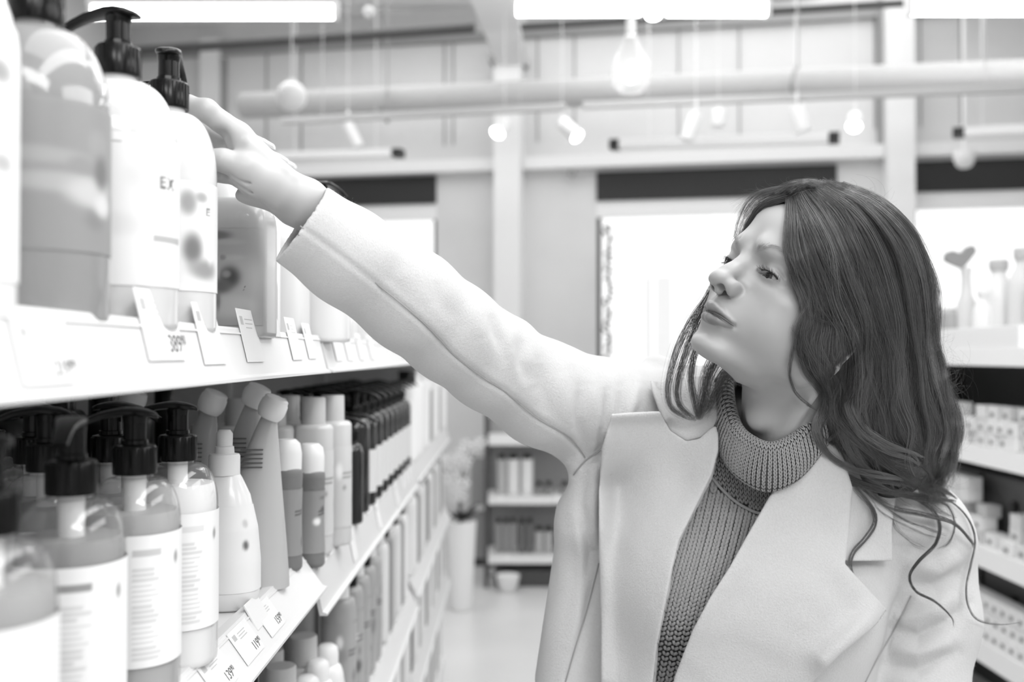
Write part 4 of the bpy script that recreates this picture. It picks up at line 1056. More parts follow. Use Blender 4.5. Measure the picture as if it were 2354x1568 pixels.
# profile of the face as seen in the photo; nudge the sculpt so its outline follows it
CONT = np.array([(1759, 477), (1742, 491), (1730, 509), (1718, 529), (1703, 547), (1666, 608), (1649, 617), (1636, 626), (1629.5, 635), (1629, 645), (1633, 656), (1624, 691), (1621, 703), (1622, 711), (1613, 727), (1611, 739), (1606, 751), (1596, 766), (1590, 782), (1591, 794), (1600, 807), (1616, 819), (1640, 830), (1666, 844), (1683, 859), (1693, 880)], float)
tn = np.gradient(CONT, axis=0); tn /= np.linalg.norm(tn, axis=1)[:, None]; NRM = np.stack([-tn[:, 1], tn[:, 0]], 1)      # outward (left)
NRM[NRM[:, 0] > 0] *= -1; tn[5] = (-.75, .6); NRM[5] = (-.5, -.86); NRM[6] = (-.5, -.86)
front = HP[:, 1] > -10
base0 = head2cam(HP)
cs = np.zeros((0, 3)); cd = np.zeros((0, 3)); offs = None
ids = None
for it in range(4):
    C = HWARP(base0); U = 1177 + FPX * C[:, 0] / C[:, 2]; V = 784 - FPX * C[:, 1] / C[:, 2]
    S_, D_ = [], []
    for (qx, qy), n_, t_ in zip(CONT, NRM, tn):
        tt = np.array([-n_[1], n_[0]]); du = U - qx; dv = V - qy
        m = front & (abs(du * tt[0] + dv * tt[1]) < 3) & (abs(du * n_[0] + dv * n_[1]) < 45)
        if not m.any(): continue
        k = np.flatnonzero(m); e = du[k] * n_[0] + dv[k] * n_[1]; j = k[e.argmax()]; r_ = e.max()
        mv = np.array([-n_[0] * r_, n_[1] * r_, 0]) / FPX * C[j, 2]
        S_.append(base0[j]); D_.append(C[j] + mv)
    S_, D_ = np.array(S_), np.array(D_)
    keep = [i for i in range(len(S_)) if not any(np.linalg.norm(S_[i] - S_[q]) < .003 for q in range(i))]
    drop = (0, 7, 9)
    lmk = [i for i in range(len(SRC)) if i not in drop]
    HWARP = rbf(np.vstack([SRC[lmk], S_[keep]]), np.vstack([ANC[lmk], D_[keep]]))
HN0 = HP.copy()
HC = HWARP(base0); HW = cam2w(HC)
# skin tone: lips, lids, brows
x, y, z = HN0[:, 0], HN0[:, 1], HN0[:, 2]; ax_ = abs(x)
g = np.full(len(HN0), .335)
SKIN = .50
def lipz(ax_): return -49.8 + .0 * ax_
up = (z > -50) & (z < -41.5 - .20 * ax_ + 1.2 * np.exp(-((ax_ - 5) / 4) ** 2) - 1.4 * np.exp(-(ax_ / 3) ** 2)) & (ax_ < 25) & (y > 84)
lo = (z <= -50) & (z > -60.5 + .0125 * ax_ ** 2) & (ax_ < 23) & (y > 84)
lip = (up | lo).astype(float)
for _ in range(2): lip = lap(np.stack([lip] * 3, 1), HQ, .6)[:, 0]
g = g * (1 - lip * .42)
nos = np.clip(1.6 - np.sqrt(((ax_ - 7.4) / 4.2) ** 2 + ((y - 103.5) / 7.0) ** 2 + ((z + 24) / 6.0) ** 2) * 1.3, 0, 1); g *= 1 - .75 * nos  # shade inside the nostrils painted into the vertex tone
M_SKIN = mat('skin', .5, .42, attr='tone', sss=.12, spec=.45)
head = npobj('head', loc(HW), HQ, M_SKIN, woman, g)
def headw(P): return cam2w(HWARP(head2cam(np.atleast_2d(P))))
# eyes
M_EYEW = mat('eye_white', .38, .08, coat=1.0); M_IRIS = mat('iris', .014, .1, coat=1.0); M_PUP = mat('pupil', .005, .1)  # eye white darkened, putting the shade on the eye into its colour
for s in (1, -1):
    c = headw((s * 31, 68.5, 17.5))[0]; gz = headw((s * 31 - 10, 168, -15))[0] - c; q = Vector(gz).to_track_quat('Z', 'Y').to_matrix().to_4x4()
    M = Matrix.Translation(Vector(loc(c[None])[0])) @ q; r = .0118
    e = MB().lathe([(max(r * math.sin(t), 1e-5), -r * math.cos(t)) for t in np.linspace(0, PI, 24)], 32, M=M, cap=False).build('eyeball', M_EYEW, woman, True, 180)
    cp = [(r * math.sin(t) * 1.012, r * math.cos(t) * 1.012) for t in np.linspace(.50, .01, 8)]
    MB().lathe(cp, 32, M=M, cap=False).build('iris', M_IRIS, e, True, 180).location = (0, 0, 0)
    MB().lathe([(r * math.sin(t) * 1.022, r * math.cos(t) * 1.022) for t in np.linspace(.22, .01, 5)], 24, M=M, cap=False).build('pupil', M_PUP, e, True, 180)
# dark tube put in for the shade in the crevice between the lips
lp = tube_poly([(-7, 100.2, -49.8), (-3, 101.2, -49.8), (0, 101.6, -49.8), (12, 99.6, -49.6), (25.5, 91.2, -50.4)], 24)
M_SLIT = mat('lip_crevice_shade', .06, .5)
MB().tube([Vector(v) for v in loc(headw(lp))], [.0002] + [.00075] * 22 + [.0002], 8).build('mouth_line', M_SLIT, head, True)
# hair-like curves
M_HAIR = bpy.data.materials.new('brown_hair'); M_HAIR.use_nodes = True
nt = M_HAIR.node_tree; b = nt.nodes['Principled BSDF']; b.inputs['Roughness'].default_value = .32; b.inputs['Specular IOR Level'].default_value = .55
hi = nt.nodes.new('ShaderNodeAttribute'); hi.attribute_name = 'lock_tone'; mr = nt.nodes.new('ShaderNodeMapRange'); mr.inputs[3].default_value = .014; mr.inputs[4].default_value = .19
nt.links.new(hi.outputs['Fac'], mr.inputs[0]); nt.links.new(mr.outputs[0], b.inputs['Base Color'])
M_LASH = mat('eyelash', .012, .4)
def hair_curves(name, strands, radii, m, parent):
    """strands: list of (n,3) world arrays; radii: base radius per strand"""
    hc = bpy.data.hair_curves.new(name); sizes = [len(s) for s in strands]
    hc.add_curves(sizes); P = loc(np.vstack(strands)).astype(np.float32)
    hc.points.foreach_set('position', P.ravel())
    R = np.concatenate([r * np.minimum(np.linspace(1, .35, n) ** .6, .45 + .2 * np.arange(n)) for r, n in zip(radii, sizes)]).astype(np.float32)
    at = hc.attributes.get('radius') or hc.attributes.new('radius', 'FLOAT', 'POINT'); at.data.foreach_set('value', R)
    hc.materials.append(m); o = bpy.data.objects.new(name, hc); COL.objects.link(o); o.parent = parent; return o
rg = np.random.default_rng(4)
def lashes():
    st = []; rad = []
    for s in (1, -1):
        up = tube_poly([(s * 18.6, 82.5, 16.2), (s * 24, 83.8, 16.8), (s * 31, 83.6, 17.8), (s * 38, 80.5, 17.0), (s * 43.5, 74.5, 14.2)], 60)
        for i, p in enumerate(up):
            for _ in range(1):
                t = i / 59; d = np.array([s * (-.45 + 1.2 * t) + rg.normal(0, .22), 1.0, -.30 + rg.normal(0, .16)]); d /= np.linalg.norm(d); L = (4.4 + 2.4 * t + rg.normal(0, 1.1)) * (1 if s > 0 else .55)
                q = np.array([p + d * L * u + np.array([0, 0, 1]) * L * .55 * u * u for u in np.linspace(0, 1, 6)]); st.append(headw(q)); rad.append(.00013)
        lw = tube_poly([(s * 20, 82, 13.8), (s * 27, 83, 12.6), (s * 34, 81.8, 12.4), (s * 42.5, 75.3, 14.4)], 34)
        for i, p in enumerate(lw):
            t = i / 33; d = np.array([s * (-.2 + .9 * t) + rg.normal(0, .12), .8, -.75 + rg.normal(0, .1)]); d /= np.linalg.norm(d); L = 3.6 + 1.5 * t
            q = np.array([p + d * L * u for u in np.linspace(0, 1, 5)]); st.append(headw(q)); rad.append(.00010)
    return hair_curves('eyelashes', st, rad, M_LASH, head)
lashes()
M_BROW = mat('eyebrow', .24, .7)
def surf_y(x, z):
    m = (abs(HN0[:, 0] - x) < 2.2) & (abs(HN0[:, 2] - z) < 2.2) & (HN0[:, 1] > 40)
    return HN0[m, 1].max() if m.any() else 85.
def brows():
    st = []; rad = []
    for s in (1, -1):
        cl = tube_poly([(s * 15, 0, 31.5), (s * 22, 0, 37.0), (s * 30, 0, 41.0), (s * 38, 0, 42.5), (s * 46, 0, 41)], 90)
        for i, p in enumerate(cl):
            t = i / 89; w = 3.0 * (1 - .6 * t)
            for _ in range(2 if t < .6 else 1):
                xx = p[0] + rg.normal(0, .5); zz = p[2] + rg.uniform(-w, w); yy = surf_y(xx, zz)
                d = np.array([s * (.35 + .6 * t), .12, .75 - 1.0 * t + rg.normal(0, .15)]); d /= np.linalg.norm(d); L = 5.0 - 1.5 * t
                e = np.array([xx, yy, zz]) + d * L; e[1] = surf_y(e[0], e[2]) + .5
                q = np.array([[xx, yy - .2, zz] + (e - np.array([xx, yy - .2, zz])) * u + np.array([0, .6, 0]) * u * (1 - u) for u in np.linspace(0, 1, 5)]); st.append(headw(q)); rad.append(.00009)
    return hair_curves('eyebrows', st, rad, M_BROW, head)
brows()
# dark lid margins
for s in (1, -1):
    pts = tube_poly([(s * 18.2, 82.0, 15.6), (s * 24, 83.0, 17.1), (s * 31, 83.0, 18.0), (s * 38, 79.8, 17.2), (s * 44.0, 73.5, 14.0)], 20)
    MB().tube([Vector(v) for v in loc(headw(pts))], [.0003] + [.00065] * 18 + [.0003], 8).build('lid_line', M_LASH, head, True)
    
# ------------------------------------------------------------------ hand
def pm(px, py, d): return pcam(px, py, d) * 1000
def camobj(name, P, Q, m, parent, gray=None, **k): return npobj(name, loc(cam2w(np.asarray(P) / 1000)), Q, m, parent, gray, **k)
def build_hand():
    f = Field((-345, 60, 835), (-150, 245, 1010), 1.0)
    W0 = pm(704, 470, .932); EL = pm(860, 600, .985)
    iM = pm(548, 312, .905); mM = pm(540, 345, .925); rM = pm(545, 378, .942); lM = pm(560, 410, .955)
    f.cap(W0, EL, 20, 25, 8)
    nrm = np.cross(lM - iM, W0 - iM); nrm /= np.linalg.norm(nrm)
    w1 = pm(688, 452, .923); w2 = pm(676, 472, .942)
    for a, b, r0, r1 in ((w1, iM, 14, 11.5), (w1 * .6 + w2 * .4, mM, 14.5, 12), (w1 * .3 + w2 * .7, rM, 14, 11.5), (w2, lM, 14, 11)): f.cap(a, b, r0, r1, 14)
    f.cap(W0, (w1 + w2) / 2, 20, 18, 14)
    # index
    f.chain([iM, pm(474, 254, .892), pm(430, 240, .893), pm(388, 236, .895)], [12.0, 9.6, 8.2, 6.6], 5)
    f.ell(pm(476, 253, .891), (9.2, 9.2, 9.2), 3)
    # middle, ring, little close around the far side of the bottle
    f.chain([mM, pm(478, 306, .925), pm(440, 322, .918), pm(415, 345, .905)], [11.5, 9.6, 8.6, 6.8], 4)
    f.chain([rM, pm(492, 352, .950), pm(455, 372, .942), pm(425, 385, .925)], [10.5, 9.2, 8.2, 6.6], 4)
    f.chain([lM, pm(515, 400, .962), pm(484, 402, .955), pm(455, 405, .940)], [9.5, 8.2, 7.2, 5.8], 4)
    # thumb with its fleshy base
    tC = pm(640, 440, .912); tM = pm(566, 388, .893); tI = pm(512, 368, .887); tT = pm(474, 362, .886)
    f.chain([tC, tM], [16.5, 13.2], 12); f.chain([tM, tI, tT], [12.8, 10.0, 8.4], 5)
    f.ell(pm(592, 415, .903), (20, 14, 13), 12)
    f.cap(tM + np.array([0, 4, 6]), iM + np.array([4, -12, 3]), 5.5, 6, 16)
    f.ell(pm(600, 450, .935), (24, 10, 14), 12)
    # hollow between thumb and index, wrinkles
    f.ell(pm(508, 322, .893), (6.5, 8.5, 9), 8, 's')
    for pts, r in (([(530, 403, .884), (545, 415, .884), (566, 420, .886), (590, 418, .889)], .8), ([(548, 428, .890), (575, 440, .893), (602, 444, .898)], .8), ([(592, 452, .902), (620, 458, .907), (636, 452, .908)], .7), ([(430, 227, .880), (434, 250, .880)], .5), ([(438, 227, .880), (447, 262, .880)], .5), ([(533, 340, .887), (522, 334, .890), (510, 330, .892)], .9)):
        f.chain([pm(*p) for p in pts], [r] * len(pts), 2.5, 's')
    for a, b in (((640, 392, .907), (575, 335, .895)), ((668, 408, .912), (600, 352, .905))): f.cap(pm(*a), pm(*b), 3.5, 3.5, 9)
    return f.mesh(1)
P_, Q_ = build_hand()
camobj('hand', P_, Q_, M_SKIN, woman, np.full(len(P_), .42))

# ------------------------------------------------------------------ polygon distance in the picture plane
def poly_sd(poly, X, Y):
    p = np.array(poly, float); d = np.full(X.shape, 1e9); ins = np.zeros(X.shape, bool); n = len(p)
    for i in range(n):
        a, b = p[i], p[(i + 1) % n]; e = b - a; w0, w1 = X - a[0], Y - a[1]
        t = np.clip((w0 * e[0] + w1 * e[1]) / max((e ** 2).sum(), 1e-9), 0, 1); d = np.minimum(d, np.hypot(w0 - e[0] * t, w1 - e[1] * t))
        c = ((a[1] > Y) != (b[1] > Y)); xi = a[0] + (Y - a[1]) * e[0] / (e[1] if abs(e[1]) > 1e-9 else 1e-9); ins ^= c & (X < xi)
    return np.where(ins, -d, d)
def line_dist(pl, X, Y):
    p = np.array(pl, float); d = np.full(X.shape, 1e9); T = np.zeros(X.shape)
    L = 0; tot = np.linalg.norm(np.diff(p, axis=0), axis=1).sum()
    for i in range(len(p) - 1):
        a, b = p[i], p[i + 1]; e = b - a; l = np.linalg.norm(e); t = np.clip(((X - a[0]) * e[0] + (Y - a[1]) * e[1]) / l ** 2, 0, 1)
        q = np.hypot(X - a[0] - e[0] * t, Y - a[1] - e[1] * t); m = q < d; d[m] = q[m]; T[m] = ((L + t * l) / tot)[m]; L += l
    return d, T
V_POLY = [(1640, 870), (1652, 1031), (1637, 1091), (1592, 1182), (1562, 1242), (1546, 1308), (1531, 1383), (1511, 1483), (1496, 1700), (1500, 1760), (1520, 1700), (1551, 1554), (1592, 1448), (1632, 1373), (1677, 1303), (1722, 1222), (1768, 1142), (1823, 1071), (1900, 1000), (1900, 900)]
def build_torso(grow=0.0):
    f = Field((-235, -480, 860), (590, 178, 1420), 2.4)
    G = grow
    f.ell(pm(1705, 1230, 1.195), (168 + G, 190 + G, 98 + G), 30); f.ell(pm(1655, 1560, 1.21), (176 + G, 250 + G, 112 + G), 60)
    f.cap(pm(1560, 985, 1.19), pm(1800, 1065, 1.175), 56 + G, 56 + G, 50); f.cap(pm(1800, 1065, 1.175), pm(2100, 1225, 1.205), 56 + G, 57 + G, 50)
    f.ell(pm(1570, 1330, 1.125), (62, 66, 44), 60); f.ell(pm(1850, 1400, 1.13), (66, 66, 44), 60)
    return f
def build_coat():
    f = build_torso(10)
    # hanging arm at right
    f.chain([pm(2122, 1262, 1.215), pm(2128, 1420, 1.205), pm(2105, 1600, 1.185), pm(2085, 1760, 1.16)], [60, 60, 56, 54], 16)
    # raised arm
    A = [(1470, 985, 1.185), (1385, 958, 1.165), (1250, 905, 1.115), (1130, 832, 1.07), (1040, 765, 1.035), (945, 692, 1.0), (800, 590, .955), (692, 514, .925)]
    f.chain([pm(*a) for a in A], [72, 66, 57.5, 51, 50.5, 50, 45, 42], 14)
    # cloth gathered on the shoulder
    f.cap(pm(1503, 850, 1.205), pm(1450, 915, 1.19), 17, 30, 10); f.cap(pm(1560, 868, 1.22), pm(1500, 920, 1.20), 17, 24, 10); f.cap(pm(1440, 880, 1.16), pm(1520, 905, 1.20), 14, 24, 18)
    f.cap(pm(1530, 860, 1.21), pm(1600, 960, 1.18), 16, 24, 20)
    f.ell(pm(1165, 765, 1.085), (24, 14, 30), 14); f.ell(pm(1130, 745, 1.06), (16, 14, 24), 12)
    # armpit hang
    f.cap(pm(1345, 1075, 1.13), pm(1345, 1200, 1.15), 16, 26, 22); f.cap(pm(1330, 1180, 1.16), pm(1300, 1560, 1.17), 22, 36, 30)
    # cuff: cut square and hollow
    a, b = pm(692, 514, .925), pm(800, 590, .955); dr = (b - a) / np.linalg.norm(b - a); dq = np.array([.82, -.572, .02]); vq = a / np.linalg.norm(a); dq = dq - (dq @ vq - .06) * vq; dq /= np.linalg.norm(dq)
    sl, X, Y, Z = f.box(a - 110, a + 110); D = (X - a[0]) * dq[0] + (Y - a[1]) * dq[1] + (Z - a[2]) * dq[2]
    f.F[sl] = np.maximum(f.F[sl], -D)
    f.cap(a - dr * 40, a + dr * 40, 36.5, 36.5, 1.5, 's')
    # neck hole and V opening
    sl, X, Y, Z = f.box((150, -480, 860), (420, 110, 1330)); U = 1177 + FPX * X / Z + 0 * Y; V = 784 - FPX * Y / Z + 0 * X
    gx, gy = np.meshgrid(np.arange(1400, 2000, 4.), np.arange(700, 1900, 4.)); SD = poly_sd(V_POLY, gx, gy)
    iu = np.clip(((U - 1400) / 4).astype(int), 0, SD.shape[1] - 1); iv = np.clip(((V - 700) / 4).astype(int), 0, SD.shape[0] - 1)
    sd = SD[iv, iu] * .5 + 0 * Z
    cut = np.maximum(sd, Z - 1185); h = 8; A_ = f.F[sl]; f.F[sl] = np.maximum(A_, -cut)
    f.ell(pm(1790, 1000, 1.18), (62, 70, 62), 6, 's')
    # flat hem below the frame
    sl, X, Y, Z = f.box((-235, -480, 860), (590, -460, 1420)); f.F[sl] = np.maximum(f.F[sl], -(Y + 470) + 0 * X + 0 * Z)
    return f
fc = build_coat(); CP, CQ = fc.mesh(2)
# front surface depth map (for the lapels) from an uncut torso
ft = build_torso(10)
def front_depth(f, gx, gy):
    """first hit along the view ray, mm"""
    out = np.full(gx.shape, np.nan); F = f.F
    zs = np.arange(1000, 1300, 2.0); done = np.zeros(gx.shape, bool)
    for z in zs:
        X = (gx - 1177) / FPX * z; Y = -(gy - 784) / FPX * z
        i = np.clip(((X - f.lo[0]) / f.h).astype(int), 0, f.n[0] - 1); j = np.clip(((Y - f.lo[1]) / f.h).astype(int), 0, f.n[1] - 1); k = int(np.clip((z - f.lo[2]) / f.h, 0, f.n[2] - 1))
        hit = (F[i, j, k] < 0) & ~done; out[hit] = z; done |= hit
    return out
# ---- folds pressed and raised in the cloth: (polyline in px, half width px, height mm)
FOLDS = [([(1335, 890), (1328, 960), (1345, 1040), (1352, 1070)], 14, -5), ([(1362, 880), (1372, 960), (1372, 1040)], 13, 4), ([(1395, 900), (1392, 980), (1375, 1040)], 10, -5),
         ([(1290, 850), (1300, 920), (1310, 990)], 20, 4), ([(1240, 830), (1250, 900), (1262, 960)], 16, -3), ([(1205, 770), (1200, 830), (1225, 890)], 18, -5), ([(1175, 740), (1170, 800), (1190, 850)], 16, 4),
         ([(1130, 715), (1140, 760), (1165, 820)], 14, -4), ([(1085, 690), (1095, 740), (1110, 780)], 20, 2.5), ([(1425, 890), (1430, 960), (1400, 1030), (1350, 1085)], 12, -6), ([(1470, 880), (1455, 930), (1425, 990)], 13, 4),
         ([(1000, 640), (1010, 690), (1050, 740)], 22, -2.5), ([(920, 590), (900, 640), (940, 700)], 24, -2),
         ([(1345, 1075), (1335, 1160), (1355, 1270), (1345, 1400)], 14, -5), ([(1368, 1060), (1362, 1160), (1366, 1250)], 12, 5), ([(1330, 1200), (1345, 1330), (1310, 1480)], 16, 4), ([(1378, 1300), (1350, 1400), (1330, 1500), (1310, 1568)], 7, -3),
         ([(2040, 1405), (2080, 1420), (2140, 1405), (2200, 1360)], 18, 6), ([(2050, 1450), (2110, 1462), (2180, 1430), (2225, 1390)], 16, -9), ([(2040, 1490), (2110, 1500), (2190, 1470)], 18, 6), ([(2030, 1530), (2110, 1540), (2200, 1500)], 16, -7), ([(2100, 1300), (2160, 1310), (2210, 1270)], 20, 5), ([(2090, 1345), (2150, 1350), (2215, 1310)], 16, -6),
         ([(2060, 1210), (2120, 1230), (2180, 1220)], 18, 4), ([(2075, 1260), (2140, 1275), (2200, 1250)], 14, -4)]
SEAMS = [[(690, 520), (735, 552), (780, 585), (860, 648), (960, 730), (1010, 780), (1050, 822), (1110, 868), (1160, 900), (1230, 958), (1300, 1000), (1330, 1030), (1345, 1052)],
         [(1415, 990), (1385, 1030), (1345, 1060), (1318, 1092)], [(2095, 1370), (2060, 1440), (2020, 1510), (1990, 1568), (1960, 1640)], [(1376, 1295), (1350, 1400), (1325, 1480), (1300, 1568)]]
def to_pxmm(P): return 1177 + FPX * P[:, 0] / P[:, 2], 784 - FPX * P[:, 1] / P[:, 2]
N_ = normals(CP, CQ)
vd = CP / np.linalg.norm(CP, axis=1)[:, None]; fac = np.clip(-(N_ * vd).sum(1) * 2, 0, 1)
U, V = to_pxmm(CP); H = np.zeros(len(CP))
for pl, w, a in FOLDS:
    d, t = line_dist(pl, U, V); H += a * np.exp(-(d / w) ** 2) * np.sin(np.clip(t, .03, .97) * PI) ** .5
for pl in SEAMS:
    d, t = line_dist(pl, U, V); H += -1.3 * np.exp(-(d / 6.5) ** 2) + .35 * np.exp(-((d - 14) / 7) ** 2)
rr_ = np.random.default_rng(3)
for _ in range(14):
    k = rr_.normal(0, 1, 3); k *= rr_.uniform(.012, .04) / np.linalg.norm(k); H += .35 * np.sin(CP @ k * 2 + rr_.uniform(0, 6))
CP = CP + N_ * (H * fac)[:, None]
# wool cloth
def wool(name, v):
    m = mat(name, v, .95, spec=.15, sheen=.35); nt = m.node_tree; b = nt.nodes['Principled BSDF']
    tc = nt.nodes.new('ShaderNodeTexCoord'); mp = nt.nodes.new('ShaderNodeMapping'); mp.inputs['Rotation'].default_value = (.3, .5, .9); mp.inputs['Scale'].default_value = (1, 2.2, 1)
    n1 = nt.nodes.new('ShaderNodeTexNoise'); n1.inputs['Scale'].default_value = 420; n1.inputs['Detail'].default_value = 5; n1.inputs['Roughness'].default_value = .7
    n2 = nt.nodes.new('ShaderNodeTexNoise'); n2.inputs['Scale'].default_value = 60; n2.inputs['Detail'].default_value = 4
    ad = nt.nodes.new('ShaderNodeMath'); ad.operation = 'MULTIPLY_ADD'; ad.inputs[1].default_value = .7
    bp = nt.nodes.new('ShaderNodeBump'); bp.inputs['Strength'].default_value = .9; bp.inputs['Distance'].default_value = .0012
    nt.links.new(tc.outputs['Object'], mp.inputs[0]); nt.links.new(mp.outputs[0], n1.inputs['Vector']); nt.links.new(tc.outputs['Object'], n2.inputs['Vector'])
    nt.links.new(n2.outputs[0], ad.inputs[0]); nt.links.new(n1.outputs[0], ad.inputs[2]); nt.links.new(ad.outputs[0], bp.inputs['Height']); nt.links.new(bp.outputs[0], b.inputs['Normal'])
    r = nt.nodes.new('ShaderNodeMapRange'); r.inputs[1].default_value = .3; r.inputs[2].default_value = .7; r.inputs[3].default_value = v * .95; r.inputs[4].default_value = v * 1.05
    nt.links.new(n1.outputs[0], r.inputs[0]); nt.links.new(r.outputs[0], b.inputs['Base Color'])
    return m
M_WOOL = wool('wool_coat', .57)
coat = camobj('coat', CP, CQ, M_WOOL, woman)
M_SEAM = mat('coat_seam_shade', .30, .9)  # darker tubes painting a shadow line along the coat seams
Uc, Vc = to_pxmm(CP)
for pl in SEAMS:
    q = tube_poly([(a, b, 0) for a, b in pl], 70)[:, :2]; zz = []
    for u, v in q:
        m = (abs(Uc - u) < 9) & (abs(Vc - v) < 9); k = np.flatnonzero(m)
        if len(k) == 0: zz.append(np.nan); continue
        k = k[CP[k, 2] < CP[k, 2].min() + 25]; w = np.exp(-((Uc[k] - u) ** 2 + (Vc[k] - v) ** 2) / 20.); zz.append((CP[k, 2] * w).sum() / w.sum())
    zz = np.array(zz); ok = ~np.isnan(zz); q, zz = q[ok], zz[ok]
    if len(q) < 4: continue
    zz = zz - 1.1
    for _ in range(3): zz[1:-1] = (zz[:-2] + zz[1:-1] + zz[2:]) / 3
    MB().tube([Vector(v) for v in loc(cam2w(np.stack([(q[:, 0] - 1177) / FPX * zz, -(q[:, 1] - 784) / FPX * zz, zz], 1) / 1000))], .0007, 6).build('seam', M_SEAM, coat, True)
FUZZ = [(CP, CQ)]
# ---- lapels and collar lying on the coat
gx, gy = np.meshgrid(np.arange(1260, 2200, 6.), np.arange(840, 1720, 6.)); DM = front_depth(ft, gx, gy); DM2 = front_depth(fc, gx, gy); DM = np.fmin(DM, DM2)
m_ = np.isnan(DM)
for _ in range(60):
    D2 = np.where(np.isnan(DM), 0, DM); C2 = (~np.isnan(DM)).astype(float)
    s = sum(np.roll(D2, q, a) for q in (1, -1) for a in (0, 1)); c = sum(np.roll(C2, q, a) for q in (1, -1) for a in (0, 1))
    DM = np.where(np.isnan(DM) & (c > 0), s / np.maximum(c, 1), DM)
DM = np.where(np.isnan(DM), 1150, DM)
for _ in range(14): DM = .2 * (DM + np.roll(DM, 1, 0) + np.roll(DM, -1, 0) + np.roll(DM, 1, 1) + np.roll(DM, -1, 1))
def depth_at(U, V):
    u = np.clip((U - 1260) / 6, 0, DM.shape[1] - 2.001); v = np.clip((V - 840) / 6, 0, DM.shape[0] - 2.001); i, j = u.astype(int), v.astype(int); a, b = u - i, v - j
    return DM[j, i] * (1 - a) * (1 - b) + DM[j, i + 1] * a * (1 - b) + DM[j + 1, i] * (1 - a) * b + DM[j + 1, i + 1] * a * b
def flap(name, poly, off, th, edge=None, bulge=None, step=3.0, pad=14, label=None, wav=None, m=None):
    """thick cloth piece whose outline is poly (px) lying off mm before the body surface"""
    p = np.array(poly, float); lo, hi = p.min(0) - pad, p.max(0) + pad
    xs = np.arange(lo[0], hi[0], step); ys = np.arange(lo[1], hi[1], step); X, Y = np.meshgrid(xs, ys, indexing='ij')
    sd = poly_sd(poly, X, Y) * .49; S0 = depth_at(X, Y) - off
    if edge: S0 = S0 - edge * np.exp(-(np.clip(-sd, 0, None) / 22.0) ** 2)
    if bulge:
        for (pl, w, a) in bulge: d, t = line_dist(pl, X, Y); S0 = S0 - a * np.exp(-(d / w) ** 2)
    zs = np.arange(S0.min() - th - 6, S0.max() + th + 6, 1.3)
    q = np.abs(zs[None, None, :] - S0[:, :, None]) - th / 2; r = th * .45
    a = np.maximum(sd[:, :, None] + r, 0); b = np.maximum(q + r, 0)
    F = np.minimum(np.maximum(sd[:, :, None] + r, q + r), 0) + np.sqrt(a * a + b * b) - r
    f = Field((0, 0, 0), (1, 1, 1), 1.0); f.F = F.astype(np.float32); f.n = np.array(F.shape); f.h = 1.0; f.lo = np.zeros(3)
    P, Q = f.mesh(2); U = lo[0] + P[:, 0] * step; V = lo[1] + P[:, 1] * step; Z = zs[0] + P[:, 2] * 1.3
    P3 = np.stack([(U - 1177) / FPX * Z, -(V - 784) / FPX * Z, Z], 1)
    FUZZ.append((P3, Q[:, ::-1])); return camobj(name, P3, Q[:, ::-1], m or M_WOOL, coat)
L_LAPEL = [(1406, 951), (1460, 947), (1516, 945), (1541, 990), (1578, 1014), (1608, 1008), (1632, 986), (1646, 978), (1652, 1000), (1652, 1035), (1637, 1091), (1592, 1182), (1562, 1242), (1546, 1308), (1531, 1383), (1511, 1483), (1498, 1600), (1495, 1690), (1380, 1690), (1381, 1433), (1376, 1257), (1376, 1132), (1383, 1031)]
R_LAPEL = [(1885, 1010), (1823, 1071), (1768, 1142), (1722, 1222), (1677, 1303), (1632, 1373), (1592, 1448), (1551, 1554), (1520, 1690), (1800, 1690), (1868, 1568), (1933, 1503), (2014, 1438), (2041, 1402), (1969, 1325), (1943, 1296), (1950, 1240), (1960, 1120), (1930, 1020)]
R_COLLAR = [(1900, 985), (1893, 1100), (1925, 1230), (1943, 1291), (2052, 1290), (2050, 1215), (2060, 1140), (2040, 1060), (1980, 1000)]
L_COLLAR = [(1493, 874), (1515, 876), (1540, 868), (1640, 860), (1652, 960), (1640, 985), (1610, 1008), (1578, 1016), (1540, 992), (1514, 944), (1500, 905)]
flap('lapel', L_LAPEL, 17, 5.5, edge=5, bulge=[([(1400, 955), (1385, 1200), (1385, 1560)], 22, 10), ([(1406, 955), (1516, 949)], 16, 8), ([(1560, 1010), (1570, 1100)], 40, -4)])
flap('lapel', R_LAPEL, 19, 5.5, edge=6, bulge=[([(2030, 1402), (1900, 1520)], 34, 15)])
flap('collar', R_COLLAR, 13, 5.0, edge=5)
flap('collar', L_COLLAR, 6, 5.0, edge=6, bulge=[([(1500, 880), (1530, 960)], 14, 10)])

